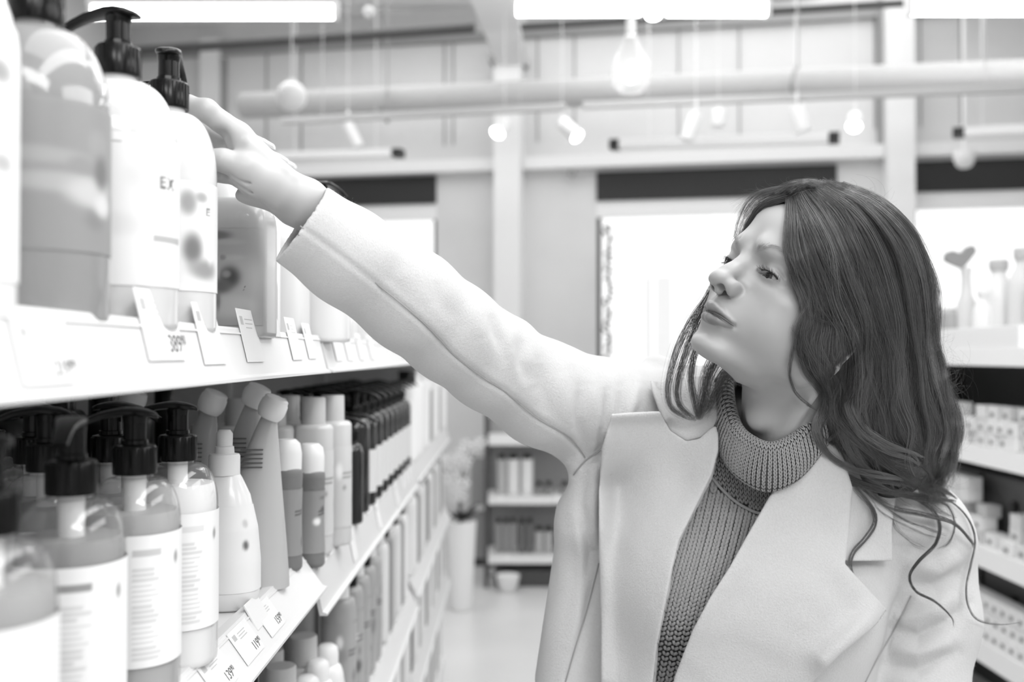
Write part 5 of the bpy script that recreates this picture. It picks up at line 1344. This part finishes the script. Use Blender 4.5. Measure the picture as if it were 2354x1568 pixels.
# short loose fibres standing off the wool
M_FIB = mat('wool_fibre', .62, .8)
def fuzz():
    rf_ = np.random.default_rng(8); st = []; rd = []
    for (P, Q), n in zip(FUZZ, (26000, 7000, 12000, 2500, 2500)):
        N = normals(P, Q); v = P / np.linalg.norm(P, axis=1)[:, None]; f = (N * v).sum(1)
        if f.mean() > .2 and len(FUZZ) > 1 and (f < .3).sum() < len(f) * .2: N = -N; f = -f
        U, V = to_pxmm(P); ok = np.flatnonzero((f < .35) & (U > 560) & (U < 2300) & (V < 1620)); k = rf_.choice(ok, min(n, len(ok)))
        d = N[k] * rf_.uniform(.15, .8, (len(k), 1)) + rf_.normal(0, .6, (len(k), 3)); d /= np.linalg.norm(d, axis=1)[:, None]; L = rf_.uniform(.8, 2.2, (len(k), 1)); c = rf_.normal(0, .5, (len(k), 3))
        a = P[k] + rf_.normal(0, .8, (len(k), 3)) - N[k] * .1
        S = np.stack([a, a + d * L * .5, a + d * L + c * L * .5], 1)
        st.append(cam2w(S.reshape(-1, 3) / 1000).reshape(-1, 3, 3))
    S = np.concatenate(st); return hair_curves('wool_fuzz', list(S), [.00004] * len(S), M_FIB, coat)
fuzz()

# ------------------------------------------------------------------ sweater: body volume plus knitted yarn
M_KNIT = mat('grey_knit_yarn', .33, .9, spec=.15, bump=.5, bscale=900, sheen=.2)
M_KNITB = mat('grey_knit_base', .11, .95, spec=.1)
fs = build_torso(-13); fs.cap(pm(1795, 1075, 1.14), pm(1795, 1010, 1.13), 58, 56, 20); fs.ell(pm(1790, 990, 1.13), (47, 40, 47), 3, 's')
sl, X, Y, Z = fs.box((-235, -480, 860), (110, 110, 1420)); fs.F[sl] = np.maximum(fs.F[sl], 5)
SP, SQ = fs.mesh(1)
U, V = to_pxmm(SP); keep = (SP[:, 2] < 1260)
sweater = camobj('sweater', SP, SQ, M_KNITB, woman)
SDM = front_depth(fs, *np.meshgrid(np.arange(1460, 1920, 4.), np.arange(1000, 1640, 4.)))
SDM = np.where(np.isnan(SDM), 1140, SDM)
for _ in range(6): SDM = .2 * (SDM + np.roll(SDM, 1, 0) + np.roll(SDM, -1, 0) + np.roll(SDM, 1, 1) + np.roll(SDM, -1, 1))
def sdep(u, v):
    i = int(min(max((u - 1460) / 4, 0), SDM.shape[1] - 1)); j = int(min(max((v - 1000) / 4, 0), SDM.shape[0] - 1)); return SDM[j, i]
# one yarn leg = a small slanted spindle
SEG = 6; _sp = []
for t, r in ((0, .35), (.2, .85), (.5, 1.0), (.8, .85), (1, .35)):
    for k in range(SEG): _sp.append((t, r * math.cos(2 * PI * k / SEG), r * math.sin(2 * PI * k / SEG)))
_sp = np.array(_sp); _sf = [(i * SEG + k, i * SEG + (k + 1) % SEG, (i + 1) * SEG + (k + 1) % SEG, (i + 1) * SEG + k) for i in range(4) for k in range(SEG)]
_sf = np.array(_sf)
class Yarn:
    def __init__(s): s.P = []; s.n = 0; s.Q = []
    def leg(s, a, b, w, n):
        """a->b world mm; w half width, n outward normal"""
        t = b - a; L = np.linalg.norm(t); t = t / max(L, 1e-9); sd = np.cross(n, t); sd /= np.linalg.norm(sd); nn = np.cross(t, sd)
        s.P.append(a + np.outer(_sp[:, 0] * L, t) + np.outer(_sp[:, 1] * w, sd) + np.outer(_sp[:, 2] * w * .8, nn)); s.Q.append(_sf + s.n); s.n += len(_sp)
    def stitch(s, c, right, up, n, cw, rh, jit=0.1):
        """V stitch centred at c: two legs rising outwards from the bottom centre"""
        for q in (-1, 1):
            j = rg.normal(0, jit, 3)
            a = c - up * rh * .70 + right * q * cw * .08; b = c + up * rh * .62 + right * q * cw * .40
            s.leg(a + j, b + j + n * .5, cw * .235, n)
    def build(s, name, m, parent): return camobj(name, np.vstack(s.P), np.vstack(s.Q), m, parent)
# stockinette columns follow the chest: lines fanning from the neck to the lower V
Y_ = Yarn()
top = np.array([(1560 + 10.8 * i, 1085) for i in range(30)], float); 
SEAMPL = [(1600, 1050), (1628, 1085), (1640, 1102), (1660, 1125), (1687, 1150), (1715, 1168), (1745, 1180), (1800, 1190)]
def seam_v(u): return np.interp(u, [p[0] for p in SEAMPL], [p[1] for p in SEAMPL])
for c in range(-6, 20):
    x0 = 1575 + c * 18.5
    path = tube_poly([(x0 + 42, 1060), (x0 + 6, 1220), (x0 - 42, 1400), (x0 - 86, 1620)], 58)
    for i in range(1, 57):
        u, v = path[i][:2]
        if v < seam_v(u) + 4 or poly_sd(V_POLY, np.array([u]), np.array([v]))[0] > 16: continue
        du = path[i + 1] - path[i - 1]
        z = sdep(u, v) - 5.0 - 4 * min(max((v - 1350) / 150., 0), 1) + 3.2 * math.exp(-((u - (1640 - (v - 1150) * .33)) / 16.) ** 2) * (v > 1130)      # soft crease between the folds
        c0 = np.array([(u - 1177) / FPX * z, -(v - 784) / FPX * z, z]); up = np.array([-du[0], du[1], 0]); up /= np.linalg.norm(up)
        if up[1] < 0: up = -up
        sl_ = (sdep(u + 12, v) - sdep(u - 12, v)) / (24 / FPX * z); rt = np.array([up[1], -up[0], sl_]); rt /= np.linalg.norm(rt)
        up[2] = -(sdep(u, v + 12) - sdep(u, v - 12)) / (24 / FPX * z); up /= np.linalg.norm(up); n = np.cross(rt, up); n = n if n[2] < 0 else -n
        Y_.stitch(c0, rt, up, n, 8.6, 5.2)
Y_.build('knit_stitches', M_KNIT, sweater)
# ---- rolled turtleneck: a ring around the neck, inside tube, fold, outside fall
ccx, ccy, ccd = 1765., 985., 1.115
ringc = pm(ccx, ccy, ccd)
# front rim runs through these photo points; the ring is tilted and wide
RIM = [(1668, 868, 1.145), (1672, 925, 1.105), (1690, 985, 1.075), (1722, 1018, 1.058), (1770, 1036, 1.045), (1820, 1018, 1.046), (1864, 972, 1.058), (1900, 915, 1.09), (1890, 860, 1.15), (1800, 815, 1.205), (1715, 825, 1.195)]
rim = np.array([pm(*r) for r in RIM]); rimc = tube_poly(np.vstack([rim, rim[:1]]), 241)[:-1]
cen = rim.mean(0)
NR = 240; tanv = np.roll(rimc, -1, 0) - np.roll(rimc, 1, 0); tanv /= np.linalg.norm(tanv, axis=1)[:, None]
axis = np.linalg.svd(rim - cen)[2][2]; axis = axis if axis[1] < 0 else -axis            # pointing down
outv = rimc - cen; outv -= (outv * tanv).sum(1)[:, None] * tanv; outv /= np.linalg.norm(outv, axis=1)[:, None]
# depth of the fall beneath the rim, per position: longer in front
fall = 40 + 8 * np.cos(np.linspace(0, 2 * PI, NR, endpoint=False) - 2 * PI * .36)
def collar_pt(i, t):
    """t 0 inside bottom .. .35 top of roll .. 1 lower outer edge"""
    i = i % NR; o = outv[i]; d = axis * .80 + o * .22; d /= np.linalg.norm(d); F_ = fall[i]
    if t < .3: u = t / .3; return rimc[i] - o * 7 + axis * 22 * (1 - u)
    if t < .5:
        a = (t - .3) / .2 * PI; return rimc[i] - o * 7 * math.cos(a) * 1.0 - axis * 7 * math.sin(a) + o * 0.0
    u = (t - .5) / .5; bul = 7 + 5 * math.sin(u * PI * .9); return rimc[i] + o * (bul + 3 * u) + axis * F_ * u - o * (6 * max(0, u - .85) / .15)
TT = np.linspace(0, 1, 36)
CPt = np.array([[collar_pt(i, t) for t in TT] for i in range(NR)])
vsn = CPt.reshape(-1, 3); fsn = np.array([(i * 36 + j, ((i + 1) % NR) * 36 + j, ((i + 1) % NR) * 36 + j + 1, i * 36 + j + 1) for i in range(NR) for j in range(35)])
tn_ = camobj('turtleneck', vsn, fsn, M_KNITB, sweater)
Yc = Yarn(); nrib = 74
for k in range(nrib):
    i0 = k * NR / nrib
    def pt(t):
        a = int(i0) % NR; b = (a + 1) % NR; w = i0 - int(i0); return collar_pt(a, t) * (1 - w) + collar_pt(b, t) * w
    path = np.array([pt(t) for t in np.linspace(.12, .99, 60)]); L = np.concatenate([[0], np.cumsum(np.linalg.norm(np.diff(path, axis=0), axis=1))]); nst = int(L[-1] / 3.9)
    for s_ in np.linspace(2, L[-1] - 1, nst):
        c0 = np.array([np.interp(s_, L, path[:, d]) for d in range(3)]); c1 = np.array([np.interp(s_ + 1.5, L, path[:, d]) for d in range(3)]); up = c0 - c1; 
        if np.linalg.norm(up) < 1e-6: continue
        up = up / np.linalg.norm(up); rt = tanv[int(i0) % NR]; n = np.cross(rt, up); n /= np.linalg.norm(n)
        mid = rimc[int(i0) % NR] + axis * 12; n = n if (n * (c0 - mid + outv[int(i0) % NR] * .01)).sum() > 0 else -n
        Yc.stitch(c0 + n * 1.3, rt, up, n, 4.1, 4.1, .08)
Yc.build('ribbing', M_KNIT, tn_)
# lower band of ribbing under the fold and its seam
Yb = Yarn()
for k in range(26):
    u0 = 1560 + k * 10.5
    for r_ in range(16):
        u = u0 + (1765 - u0) * .012 * r_; v = 1010 + r_ * 10.5 + 22 * math.exp(-((u - 1760) / 90.) ** 2)
        if v > seam_v(u) - 5 or poly_sd(V_POLY, np.array([u]), np.array([float(v)]))[0] > 14: continue
        z = sdep(u, v) - 7; c0 = np.array([(u - 1177) / FPX * z, -(v - 784) / FPX * z, z]); up = np.array([(u - 1765) * .0012, 1, -.2]); up /= np.linalg.norm(up); rt = np.array([1, 0, .1]) - up * (up[0] + .1 * up[2]); rt /= np.linalg.norm(rt)
        n = np.cross(rt, up); n = n if n[2] < 0 else -n; Yb.stitch(c0, rt, up, n, 4.3, 4.6)
Yb.build('neck_band', M_KNIT, sweater)
sm = []
for u, v in tube_poly([(a, b, 0) for a, b in SEAMPL], 40)[:, :2]:
    z = sdep(u, v) - 8.5; sm.append(Vector(loc(cam2w(np.array([[(u - 1177) / FPX * z, -(v - 784) / FPX * z, z]]) / 1000))[0]))
MB().tube(sm, .0017, 8).build('neck_seam', M_KNIT, sweater, True)

# ------------------------------------------------------------------ below the frame: coat skirt, trousers, shoes
hem = MB(); cb = cam2w(np.array([[.235, -.47, 1.21]]))[0] - np.array([.40, 1.20, 0])
vs = []; seg = 40; rows = [(.185, .118, cb[2] + .03), (.195, .128, cb[2] - .15), (.215, .145, cb[2] - .35), (.20, .13, cb[2] - .352)]
P2 = [(1, r) for r in rows]
for a, b, z in rows:
    for k in range(seg): t = 2 * PI * k / seg; q = 1 + .04 * math.sin(t * 5); vs.append((cb[0] + a * q * math.cos(t), cb[1] + b * q * math.sin(t) , z))
fs_ = [(i * seg + k, i * seg + (k + 1) % seg, (i + 1) * seg + (k + 1) % seg, (i + 1) * seg + k) for i in range(3) for k in range(seg)]
meshobj('coat_skirt', vs, fs_, M_WOOL, coat)
M_TR = mat('dark_trousers', .05, .8); M_SH = mat('dark_shoe', .03, .4)
tr = MB()
for s in (-1, 1):
    tr.tube([(cb[0] + s * .07, cb[1], cb[2] - .25), (cb[0] + s * .09, cb[1] - .01, .48), (cb[0] + s * .10, cb[1], .07)], [.085, .062, .05], 20)
tr.build('trousers', M_TR, woman, True)
for s in (-1, 1):
    MB().tube([(cb[0] + s * .10, cb[1] + .05, .04), (cb[0] + s * .10, cb[1] - .04, .045), (cb[0] + s * .105, cb[1] - .13, .03), (cb[0] + s * .107, cb[1] - .18, .024)], [.036, .042, .036, .022], 16).build('shoe', M_SH, woman, True)
# ------------------------------------------------------------------ hair
# dark under-mass so the scalp never shows
f = Field((230, -190, 960), (520, 185, 1260), 2.2)
f.ell(pm(1938, 622, 1.092), (80, 88, 92), 10); f.cap(pm(2005, 700, 1.10), pm(2035, 930, 1.115), 62, 58, 40); f.cap(pm(2035, 930, 1.115), pm(2040, 1050, 1.11), 56, 46, 30)
f.cap(pm(1860, 480, 1.02), pm(1980, 560, 1.03), 30, 40, 30); f.cap(pm(1965, 720, 1.05), pm(1985, 980, 1.085), 30, 34, 20)
UP, UQ = f.mesh(2)
HX0, HY0, HS = 1480, 380, 8
nx, ny = 116, 150
HD = np.full(nx * ny, 9e9)
for M_, dd in ((HC[HN0[:, 1] > -130] * 1000, 0), (CP, 0), (UP, 0)):
    u, v = to_pxmm(M_); i = ((u - HX0) / HS).astype(int); j = ((v - HY0) / HS).astype(int); k = (i >= 0) & (i < nx) & (j >= 0) & (j < ny)
    np.minimum.at(HD, (j * nx + i)[k], M_[k, 2])
HD = HD.reshape(ny, nx); HD[HD > 1e6] = np.nan
for _ in range(120):
    if not np.isnan(HD).any(): break
    z0 = np.where(np.isnan(HD), 0, HD); cc = (~np.isnan(HD)).astype(float); s = 0; c = 0
    for q in (1, -1):
        for a in (0, 1): s = s + np.roll(z0, q, a); c = c + np.roll(cc, q, a)
    HD = np.where(np.isnan(HD) & (c > 0), s / np.maximum(c, 1) + 2.5, HD)
for _ in range(6): HD = .2 * (HD + np.roll(HD, 1, 0) + np.roll(HD, -1, 0) + np.roll(HD, 1, 1) + np.roll(HD, -1, 1))
def hdep(u, v):
    a = np.clip((np.asarray(u) - HX0) / HS, 0, nx - 1.001); b = np.clip((np.asarray(v) - HY0) / HS, 0, ny - 1.001); i, j = a.astype(int), b.astype(int); a, b = a - i, b - j
    i2, j2 = np.minimum(i + 1, nx - 1), np.minimum(j + 1, ny - 1)
    return HD[j, i] * (1 - a) * (1 - b) + HD[j, i2] * a * (1 - b) + HD[j2, i] * (1 - a) * b + HD[j2, i2] * a * b
def to3(U, V, Zmm): return cam2w(np.stack([(U - 1177) / FPX * Zmm, -(V - 784) / FPX * Zmm, Zmm], 1) / 1000)
M_UND = mat('hair_underlayer', .012, .7)
under = camobj('hair', UP, UQ, M_UND, woman)
# scalp patch: the head's own surface lifted a little where hair grows
hn = normals(HN0, HQ); X_, Y_h, Z_h = HN0[:, 0], HN0[:, 1], HN0[:, 2]
hairline = (Z_h > 82 - .25 * np.clip(Y_h, -200, 200) * 0 - .004 * X_ ** 2 + 1.2 * np.clip(-(Y_h - 70), 0, 30) * -1) 
grow = ((Y_h < 74) & (Z_h > 78 - .9 * np.clip(70 - Y_h, 0, 60))) | ((Y_h < 14) & (Z_h > 25)) | ((Y_h < -26) & (Z_h > -30))
ids = np.flatnonzero(grow); mp_ = -np.ones(len(HN0), int); mp_[ids] = np.arange(len(ids)); fq = HQ[(mp_[HQ] >= 0).all(1)]
Psc = HWARP(head2cam(HN0[ids] + hn[ids] * 1.6)) * 1000
camobj('scalp_hair', Psc, mp_[fq], M_UND, under)
rg = np.random.default_rng(21)
ALL = []; RAD = []; TONE = []; CT = [0.5]
def smooth_noise(n, k, amp):
    c = rg.normal(0, 1, k + 3); t = np.linspace(0, k, n); i = np.minimum(t.astype(int), k - 1); u = t - i; w = u * u * (3 - 2 * u)
    return amp * (c[i] * (1 - w) + c[i + 1] * w)
def emit(U, V, Z, r): ALL.append(to3(U, V, Z)); RAD.append(r); TONE.append(min(max(CT[0] + rg.normal(0, .16), 0), 1))
def family(guides, n, n_pts=46, offs=(2, 14), clump=70, spread=5.0, frizz=1.6, r=.000085, smin=0., smax=None, drop=0.0, wave=0, amp=1.0, tip=1.0, offp=None):
    """strands spread between neighbouring guides; guides: list of [(px,py), ...] all equally long"""
    G = np.array([tube_poly([(a, b, 0) for a, b in g], n_pts)[:, :2] for g in guides]); K = len(G) - 1; smax = K if smax is None else smax
    cl = rg.uniform(smin, smax, clump); co = rg.uniform(offs[0], offs[1], clump); ph_ = rg.uniform(0, 6.28, clump); t = np.linspace(0, 1, n_pts)
    cw = [(amp * smooth_noise(n_pts, 6, 10.0) + amp * smooth_noise(n_pts, 10, 9.0) * np.linspace(0, 1, n_pts) ** 1.5, smooth_noise(n_pts, 5, 3.0), rg.uniform(.82, 1)) for _ in range(clump)]; ct = rg.beta(1.2, 1.8, clump)
    for _ in range(n):
        c = rg.integers(clump); CT[0] = ct[c]; s = np.clip(cl[c], 0, K - 1e-6); i = int(s); w = s - i; P = G[i] * (1 - w) + G[i + 1] * w
        d = np.gradient(P, axis=0); d /= np.linalg.norm(d, axis=1)[:, None]; nn = np.stack([-d[:, 1], d[:, 0]], 1)
        sp = rg.normal(0, spread) * (.9 + .5 * np.sin(t * PI) - .45 * t) ; e = cw[c][0] * t ** .6 + smooth_noise(n_pts, 7, frizz) * t ** .5 + sp
        if wave: e = e + wave * np.sin(t * 15 + ph_[c]) * t
        U = P[:, 0] + nn[:, 0] * e; V = P[:, 1] + nn[:, 1] * e
        o = co[c] + rg.normal(0, 1.6) + cw[c][1] * t
        if offp is not None: o = o + np.interp(t, offp[0], offp[1])
        Z = hdep(U, V) - np.maximum(o, .5) * np.clip(t * 8, .15, 1)
        m = max(8, int(n_pts * min(1, cw[c][2] * rg.uniform(.86, 1.04) * tip)))
        emit(U[:m], V[:m], Z[:m], r * rg.uniform(.75, 1.25))
# near side, from the face edge round to the outer silhouette
F0 = [(1816, 441), (1813, 500), (1810, 565), (1822, 625), (1842, 675), (1848, 725), (1838, 775), (1850, 830), (1880, 880), (1900, 930), (1890, 990), (1925, 1060)]
F0b = [(1824, 437), (1830, 500), (1840, 575), (1858, 640), (1888, 700), (1902, 745), (1894, 795), (1905, 850), (1928, 900), (1935, 950), (1925, 1020), (1965, 1085)]
F1 = [(1828, 434), (1848, 500), (1870, 570), (1898, 640), (1926, 710), (1944, 770), (1954, 830), (1956, 890), (1955, 950), (1975, 1010), (2020, 1055), (2090, 1085)]
F2 = [(1840, 429), (1880, 490), (1915, 570), (1945, 650), (1975, 730), (1995, 800), (2005, 865), (2000, 930), (2005, 990), (2035, 1045), (2085, 1090), (2140, 1115)]
F3 = [(1856, 425), (1925, 485), (1972, 570), (2005, 655), (2030, 740), (2045, 815), (2050, 885), (2052, 950), (2062, 1010), (2085, 1065), (2120, 1110), (2160, 1140)]
F4 = [(1885, 421), (1975, 475), (2035, 565), (2065, 655), (2082, 745), (2092, 820), (2098, 890), (2105, 955), (2115, 1015), (2130, 1070), (2150, 1120), (2175, 1150)]
F5 = [(1908, 423), (1995, 464), (2078, 545), (2112, 635), (2126, 725), (2134, 805), (2146, 875), (2168, 940), (2174, 1000), (2165, 1060), (2158, 1110), (2170, 1150)]
F6 = [(1930, 428), (2018, 466), (2090, 540), (2126, 630), (2138, 720), (2142, 800), (2158, 870), (2184, 945), (2190, 1010), (2176, 1070), (2160, 1120), (2165, 1160)]
family([F0, F0b], 1500, clump=26, spread=4.0, offs=(2, 9), offp=([0, .3, .6, 1], [0, 2, 6, 6]))
family([F1, F2, F3, F4, F5], 9500, clump=150, spread=5.5, offs=(3, 18), wave=5, smin=-.0)
F7 = [(a + 7 + (4 if i > 1 else 0), b - 3) for i, (a, b) in enumerate(F6)]
family([F4, F5, F6, F7], 3200, clump=60, spread=4.0, offs=(-30, 40), frizz=2.5, offp=([0, 1], [-10, -10]))
family([F0b, F1], 900, clump=16, spread=5, tip=.54, offs=(3, 10))
family([F0b, F1], 800, clump=70, spread=5, tip=.84, offs=(4, 12))
family([F0, F1, F2, F3, F4, F5, F6], 620, clump=620, spread=2, offs=(6, 24), amp=2.0, wave=6, r=.00007)
family([[(a - 10, b) for a, b in F1], F2, F3, F4], 900, clump=26, spread=7, offs=(14, 26), amp=2.2, wave=8)
# crown top: short smooth sweep back over the crown
family([[(1812, 448), (1830, 436), (1850, 430), (1880, 428)], [(1800, 446), (1825, 428), (1855, 420), (1895, 424)], [(1770, 452), (1800, 430), (1850, 418), (1900, 420)]], 700, n_pts=20, clump=24, spread=3.0, offs=(1, 8), amp=.12, frizz=.8)
# far side sweeping across the hairline and behind the brow
FA = [(1820, 459), (1796, 466), (1771, 475), (1751, 487), (1736, 502), (1723, 521), (1706, 546)]
FB = [(1822, 440), (1792, 446), (1763, 456), (1740, 472), (1724, 496), (1712, 522), (1700, 550)]
FC = [(1830, 430), (1790, 428), (1752, 436), (1722, 455), (1704, 480), (1692, 510), (1686, 545)]
for g, n, o in (([FA, FB], 950, 6), ([FB, FC], 130, -18)):
    G = [tube_poly([(a, b, 0) for a, b in q], 26)[:, :2] for q in g]
    for _ in range(n):
        w = rg.beta(.8, 1.5) if o > 0 else rg.random(); P = G[0] * (1 - w) + G[1] * w; t = np.linspace(0, 1, 26); e = smooth_noise(26, 4, 2.5) * t
        U = P[:, 0] + e; V = P[:, 1] + e * .5; Z = 1012 + 48 * t - 6 + rg.normal(0, 3) + (6 if o < 0 else 0); emit(U, V, Z, .00007)
# far side curtain hanging left of the chin
D1 = [(1652, 640), (1622, 690), (1590, 735), (1562, 790), (1543, 850), (1535, 900), (1542, 935), (1568, 955), (1600, 966)]
D2 = [(1655, 650), (1628, 700), (1602, 745), (1580, 800), (1565, 850), (1556, 895), (1562, 930), (1580, 950), (1602, 964)]
D3 = [(1640, 700), (1620, 760), (1602, 800), (1592, 840), (1590, 880), (1596, 915), (1600, 940), (1604, 955), (1606, 965)]
D4 = [(1660, 800), (1645, 825), (1632, 850), (1625, 875), (1620, 900), (1614, 925), (1610, 940), (1608, 955), (1607, 966)]
def lock(g, n, d0, d1, w, fr=1.5, r=.00008, endw=.35, pts=40, start=0.):
    P = tube_poly([(a, b, 0) for a, b in g], pts)[:, :2]; t = np.linspace(0, 1, pts); dd = np.gradient(P, axis=0); dd /= np.linalg.norm(dd, axis=1)[:, None]; nn = np.stack([-dd[:, 1], dd[:, 0]], 1)
    for _ in range(n):
        e = rg.normal(0, w) * (1 - (1 - endw) * t) + smooth_noise(pts, 5, fr); m = int(pts * rg.uniform(.82, 1.0)) + 1
        Z = (d0 + (d1 - d0) * t) * 1000 + rg.normal(0, w * .45) + smooth_noise(pts, 3, 2)
        emit((P[:, 0] + nn[:, 0] * e)[:m], (P[:, 1] + nn[:, 1] * e)[:m], Z[:m], r * rg.uniform(.7, 1.2))
lock(D1, 110, 1.05, 1.085, 6.5); lock(D2, 150, 1.05, 1.09, 6, 2); lock(D3, 130, 1.05, 1.09, 6, 2); lock(D4, 240, 1.07, 1.10, 9, 2)
lock([(1625, 720), (1600, 790), (1580, 850), (1600, 910), (1640, 940), (1655, 905)], 14, 1.06, 1.09, 4)
lock([(1700, 850), (1672, 860), (1650, 890), (1630, 930), (1612, 962)], 260, 1.10, 1.11, 14, 2, endw=.3)
# locks lying over the coat, following its surface
def slock(g, n, w, off, fr=1.5, r=.00008, endw=.25, pts=60, cl=3):
    P = tube_poly([(a, b, 0) for a, b in g], pts)[:, :2]; t = np.linspace(0, 1, pts); dd = np.gradient(P, axis=0); dd /= np.linalg.norm(dd, axis=1)[:, None]; nn = np.stack([-dd[:, 1], dd[:, 0]], 1)
    CT[0] = rg.uniform(.15, .8)
    cs = [(rg.normal(0, w), smooth_noise(pts, 4, w * .5)) for _ in range(cl)]
    for _ in range(n):
        c = cs[rg.integers(cl)]; e = (c[0] + rg.normal(0, w * .35)) * (1 - (1 - endw) * t) + c[1] * t + smooth_noise(pts, 6, fr); m = int(pts * rg.uniform(.8, 1.0)) + 1
        U = P[:, 0] + nn[:, 0] * e; V = P[:, 1] + nn[:, 1] * e; o0 = off + rg.uniform(0, 5); k0 = int(pts * rg.uniform(0, .22)); Z = hdep(U, V) - o0 * np.clip((np.arange(pts) - k0) / 14. + .15, .15, 1)
        emit(U[k0:m], V[k0:m], Z[k0:m], r * rg.uniform(.7, 1.2))
slock([(1890, 1000), (1905, 1055), (1950, 1095), (2020, 1120), (2090, 1135), (2150, 1148), (2198, 1156)], 420, 11, 16)
slock([(1900, 930), (1880, 985), (1905, 1040), (1960, 1075), (2020, 1090), (2090, 1100)], 260, 10, 22)
slock([(2100, 1130), (2170, 1145), (2205, 1165), (2232, 1200), (2243, 1245), (2232, 1300), (2222, 1350), (2228, 1395), (2250, 1425), (2300, 1436), (2352, 1430)], 34, 3, 14, .8, cl=2)
slock([(1940, 1090), (1975, 1130), (2008, 1170), (2012, 1205), (1990, 1240), (1965, 1268), (1956, 1295), (1962, 1325)], 110, 5, 22, 1.2)
slock([(2000, 1110), (2070, 1130), (2135, 1165), (2160, 1205), (2150, 1250), (2110, 1290), (2090, 1325), (2105, 1360), (2150, 1385), (2185, 1420), (2192, 1445)], 80, 3.5, 18, .8)
slock([(1960, 1100), (2040, 1160), (2120, 1180), (2190, 1200), (2230, 1240), (2242, 1258)], 120, 4.5, 18, 1.2)
slock([(1990, 1110), (2030, 1170), (2080, 1200), (2130, 1220), (2175, 1235)], 50, 6, 16)
slock([(2060, 1120), (2120, 1150), (2175, 1160), (2195, 1200), (2180, 1245), (2155, 1265)], 40, 6, 16)
slock([(2020, 1080), (2090, 1110), (2150, 1120), (2200, 1150)], 160, 8, 18)
slock([(2050, 1180), (2060, 1215), (2100, 1250), (2130, 1262)], 16, 5, 14)
slock([(1900, 900), (1925, 960), (1980, 1010), (2050, 1060), (2120, 1085), (2150, 1120)], 380, 16, 20, 2.2, cl=6)
slock([(1925, 880), (1935, 960), (1950, 1030), (2000, 1090), (2070, 1120)], 320, 14, 18, 2.2, cl=6)
slock([(1970, 900), (1975, 980), (2030, 1060), (2110, 1110), (2150, 1150)], 320, 14, 24, 2.4, cl=6)
slock([(2120, 1000), (2140, 1070), (2120, 1130), (2150, 1170), (2200, 1190)], 60, 8, 14, 2.4, cl=5)
# lighter front waves
slock([(1848, 690), (1880, 720), (1930, 740), (1985, 770), (2020, 830), (2030, 900)], 130, 7, 14, 2)
slock([(1840, 740), (1860, 790), (1900, 840), (1925, 900), (1945, 960), (1960, 1010)], 260, 9, 12, 2)
slock([(1838, 770), (1822, 815), (1816, 860), (1828, 900), (1858, 930), (1885, 948)], 40, 2.5, 6, 1)
slock([(1955, 880), (1962, 940), (1990, 990), (2040, 1025), (2095, 1045), (2120, 1062)], 420, 13, 24, 1.6)
slock([(1905, 880), (1935, 960), (1900, 1010), (1880, 960)], 40, 6, 16)
slock([(1990, 780), (2000, 850), (1985, 920), (1995, 980), (2030, 1040)], 200, 9, 20, 2)
# flyaways
for _ in range(230):
    s = rg.random(); G = tube_poly([(a, b, 0) for a, b in F6], 60)[:, :2]; i = int(s * 50) + 4; p = G[i]; L = rg.uniform(20, 70) * (1 if i < 30 else 1.2); a = math.atan2(*(G[min(i + 3, 59)] - G[i - 3])[::-1]) + rg.normal(-.25, .5)
    t = np.linspace(0, 1, 14); cu = rg.normal(0, 1.2); U = p[0] + L * t * np.cos(a + cu * t) ; V = p[1] + L * t * np.sin(a + cu * t); Z = hdep(U[0], V[0]) + rg.uniform(0, 40) + 0 * t; emit(U, V, Z, .00005)
for _ in range(90):
    x0 = rg.uniform(1740, 1990); y0 = 419 + ((x0 - 1862) / 150.) ** 2 * 45 + 4; L = rg.uniform(15, 60); a = rg.uniform(-.6, .5) + (PI if x0 < 1850 else 0); t = np.linspace(0, 1, 12); cu = rg.normal(0, .8)
    U = x0 + L * t * np.cos(a + cu * t); V = y0 + L * t * np.sin(a + cu * t) * .5; emit(U, V, 1040 + 0 * t + rg.uniform(-20, 20), .00005)
for _ in range(70):
    x0, y0 = 2160 + rg.normal(0, 12), 880 + rg.normal(0, 40); a = rg.uniform(-.6, .9); L = rg.uniform(25, 95); t = np.linspace(0, 1, 16); cu = rg.normal(0, 1.8)
    U = x0 + L * t * np.cos(a + cu * t * t); V = y0 + L * t * np.sin(a + cu * t * t); emit(U, V, 1110 + 0 * t + rg.uniform(-20, 20), .00005)
for _ in range(60):
    t = np.linspace(0, 1, 26); x0, y0 = 1790 + rg.normal(0, 14), 440 + rg.normal(0, 4); x1, y1 = 1700 + rg.normal(0, 12), 480 + rg.normal(0, 22)
    U = x0 + (x1 - x0) * t; V = y0 + (y1 - y0) * t ** 2.2 + smooth_noise(26, 3, 2); emit(U, V, 1030 + 20 * t, .00005)
strands = hair_curves('hair_strands', ALL, RAD, M_HAIR, under)
at = strands.data.attributes.new('lock_tone', 'FLOAT', 'CURVE'); at.data.foreach_set('value', np.array(TONE, np.float32))
print('strands', len(ALL))
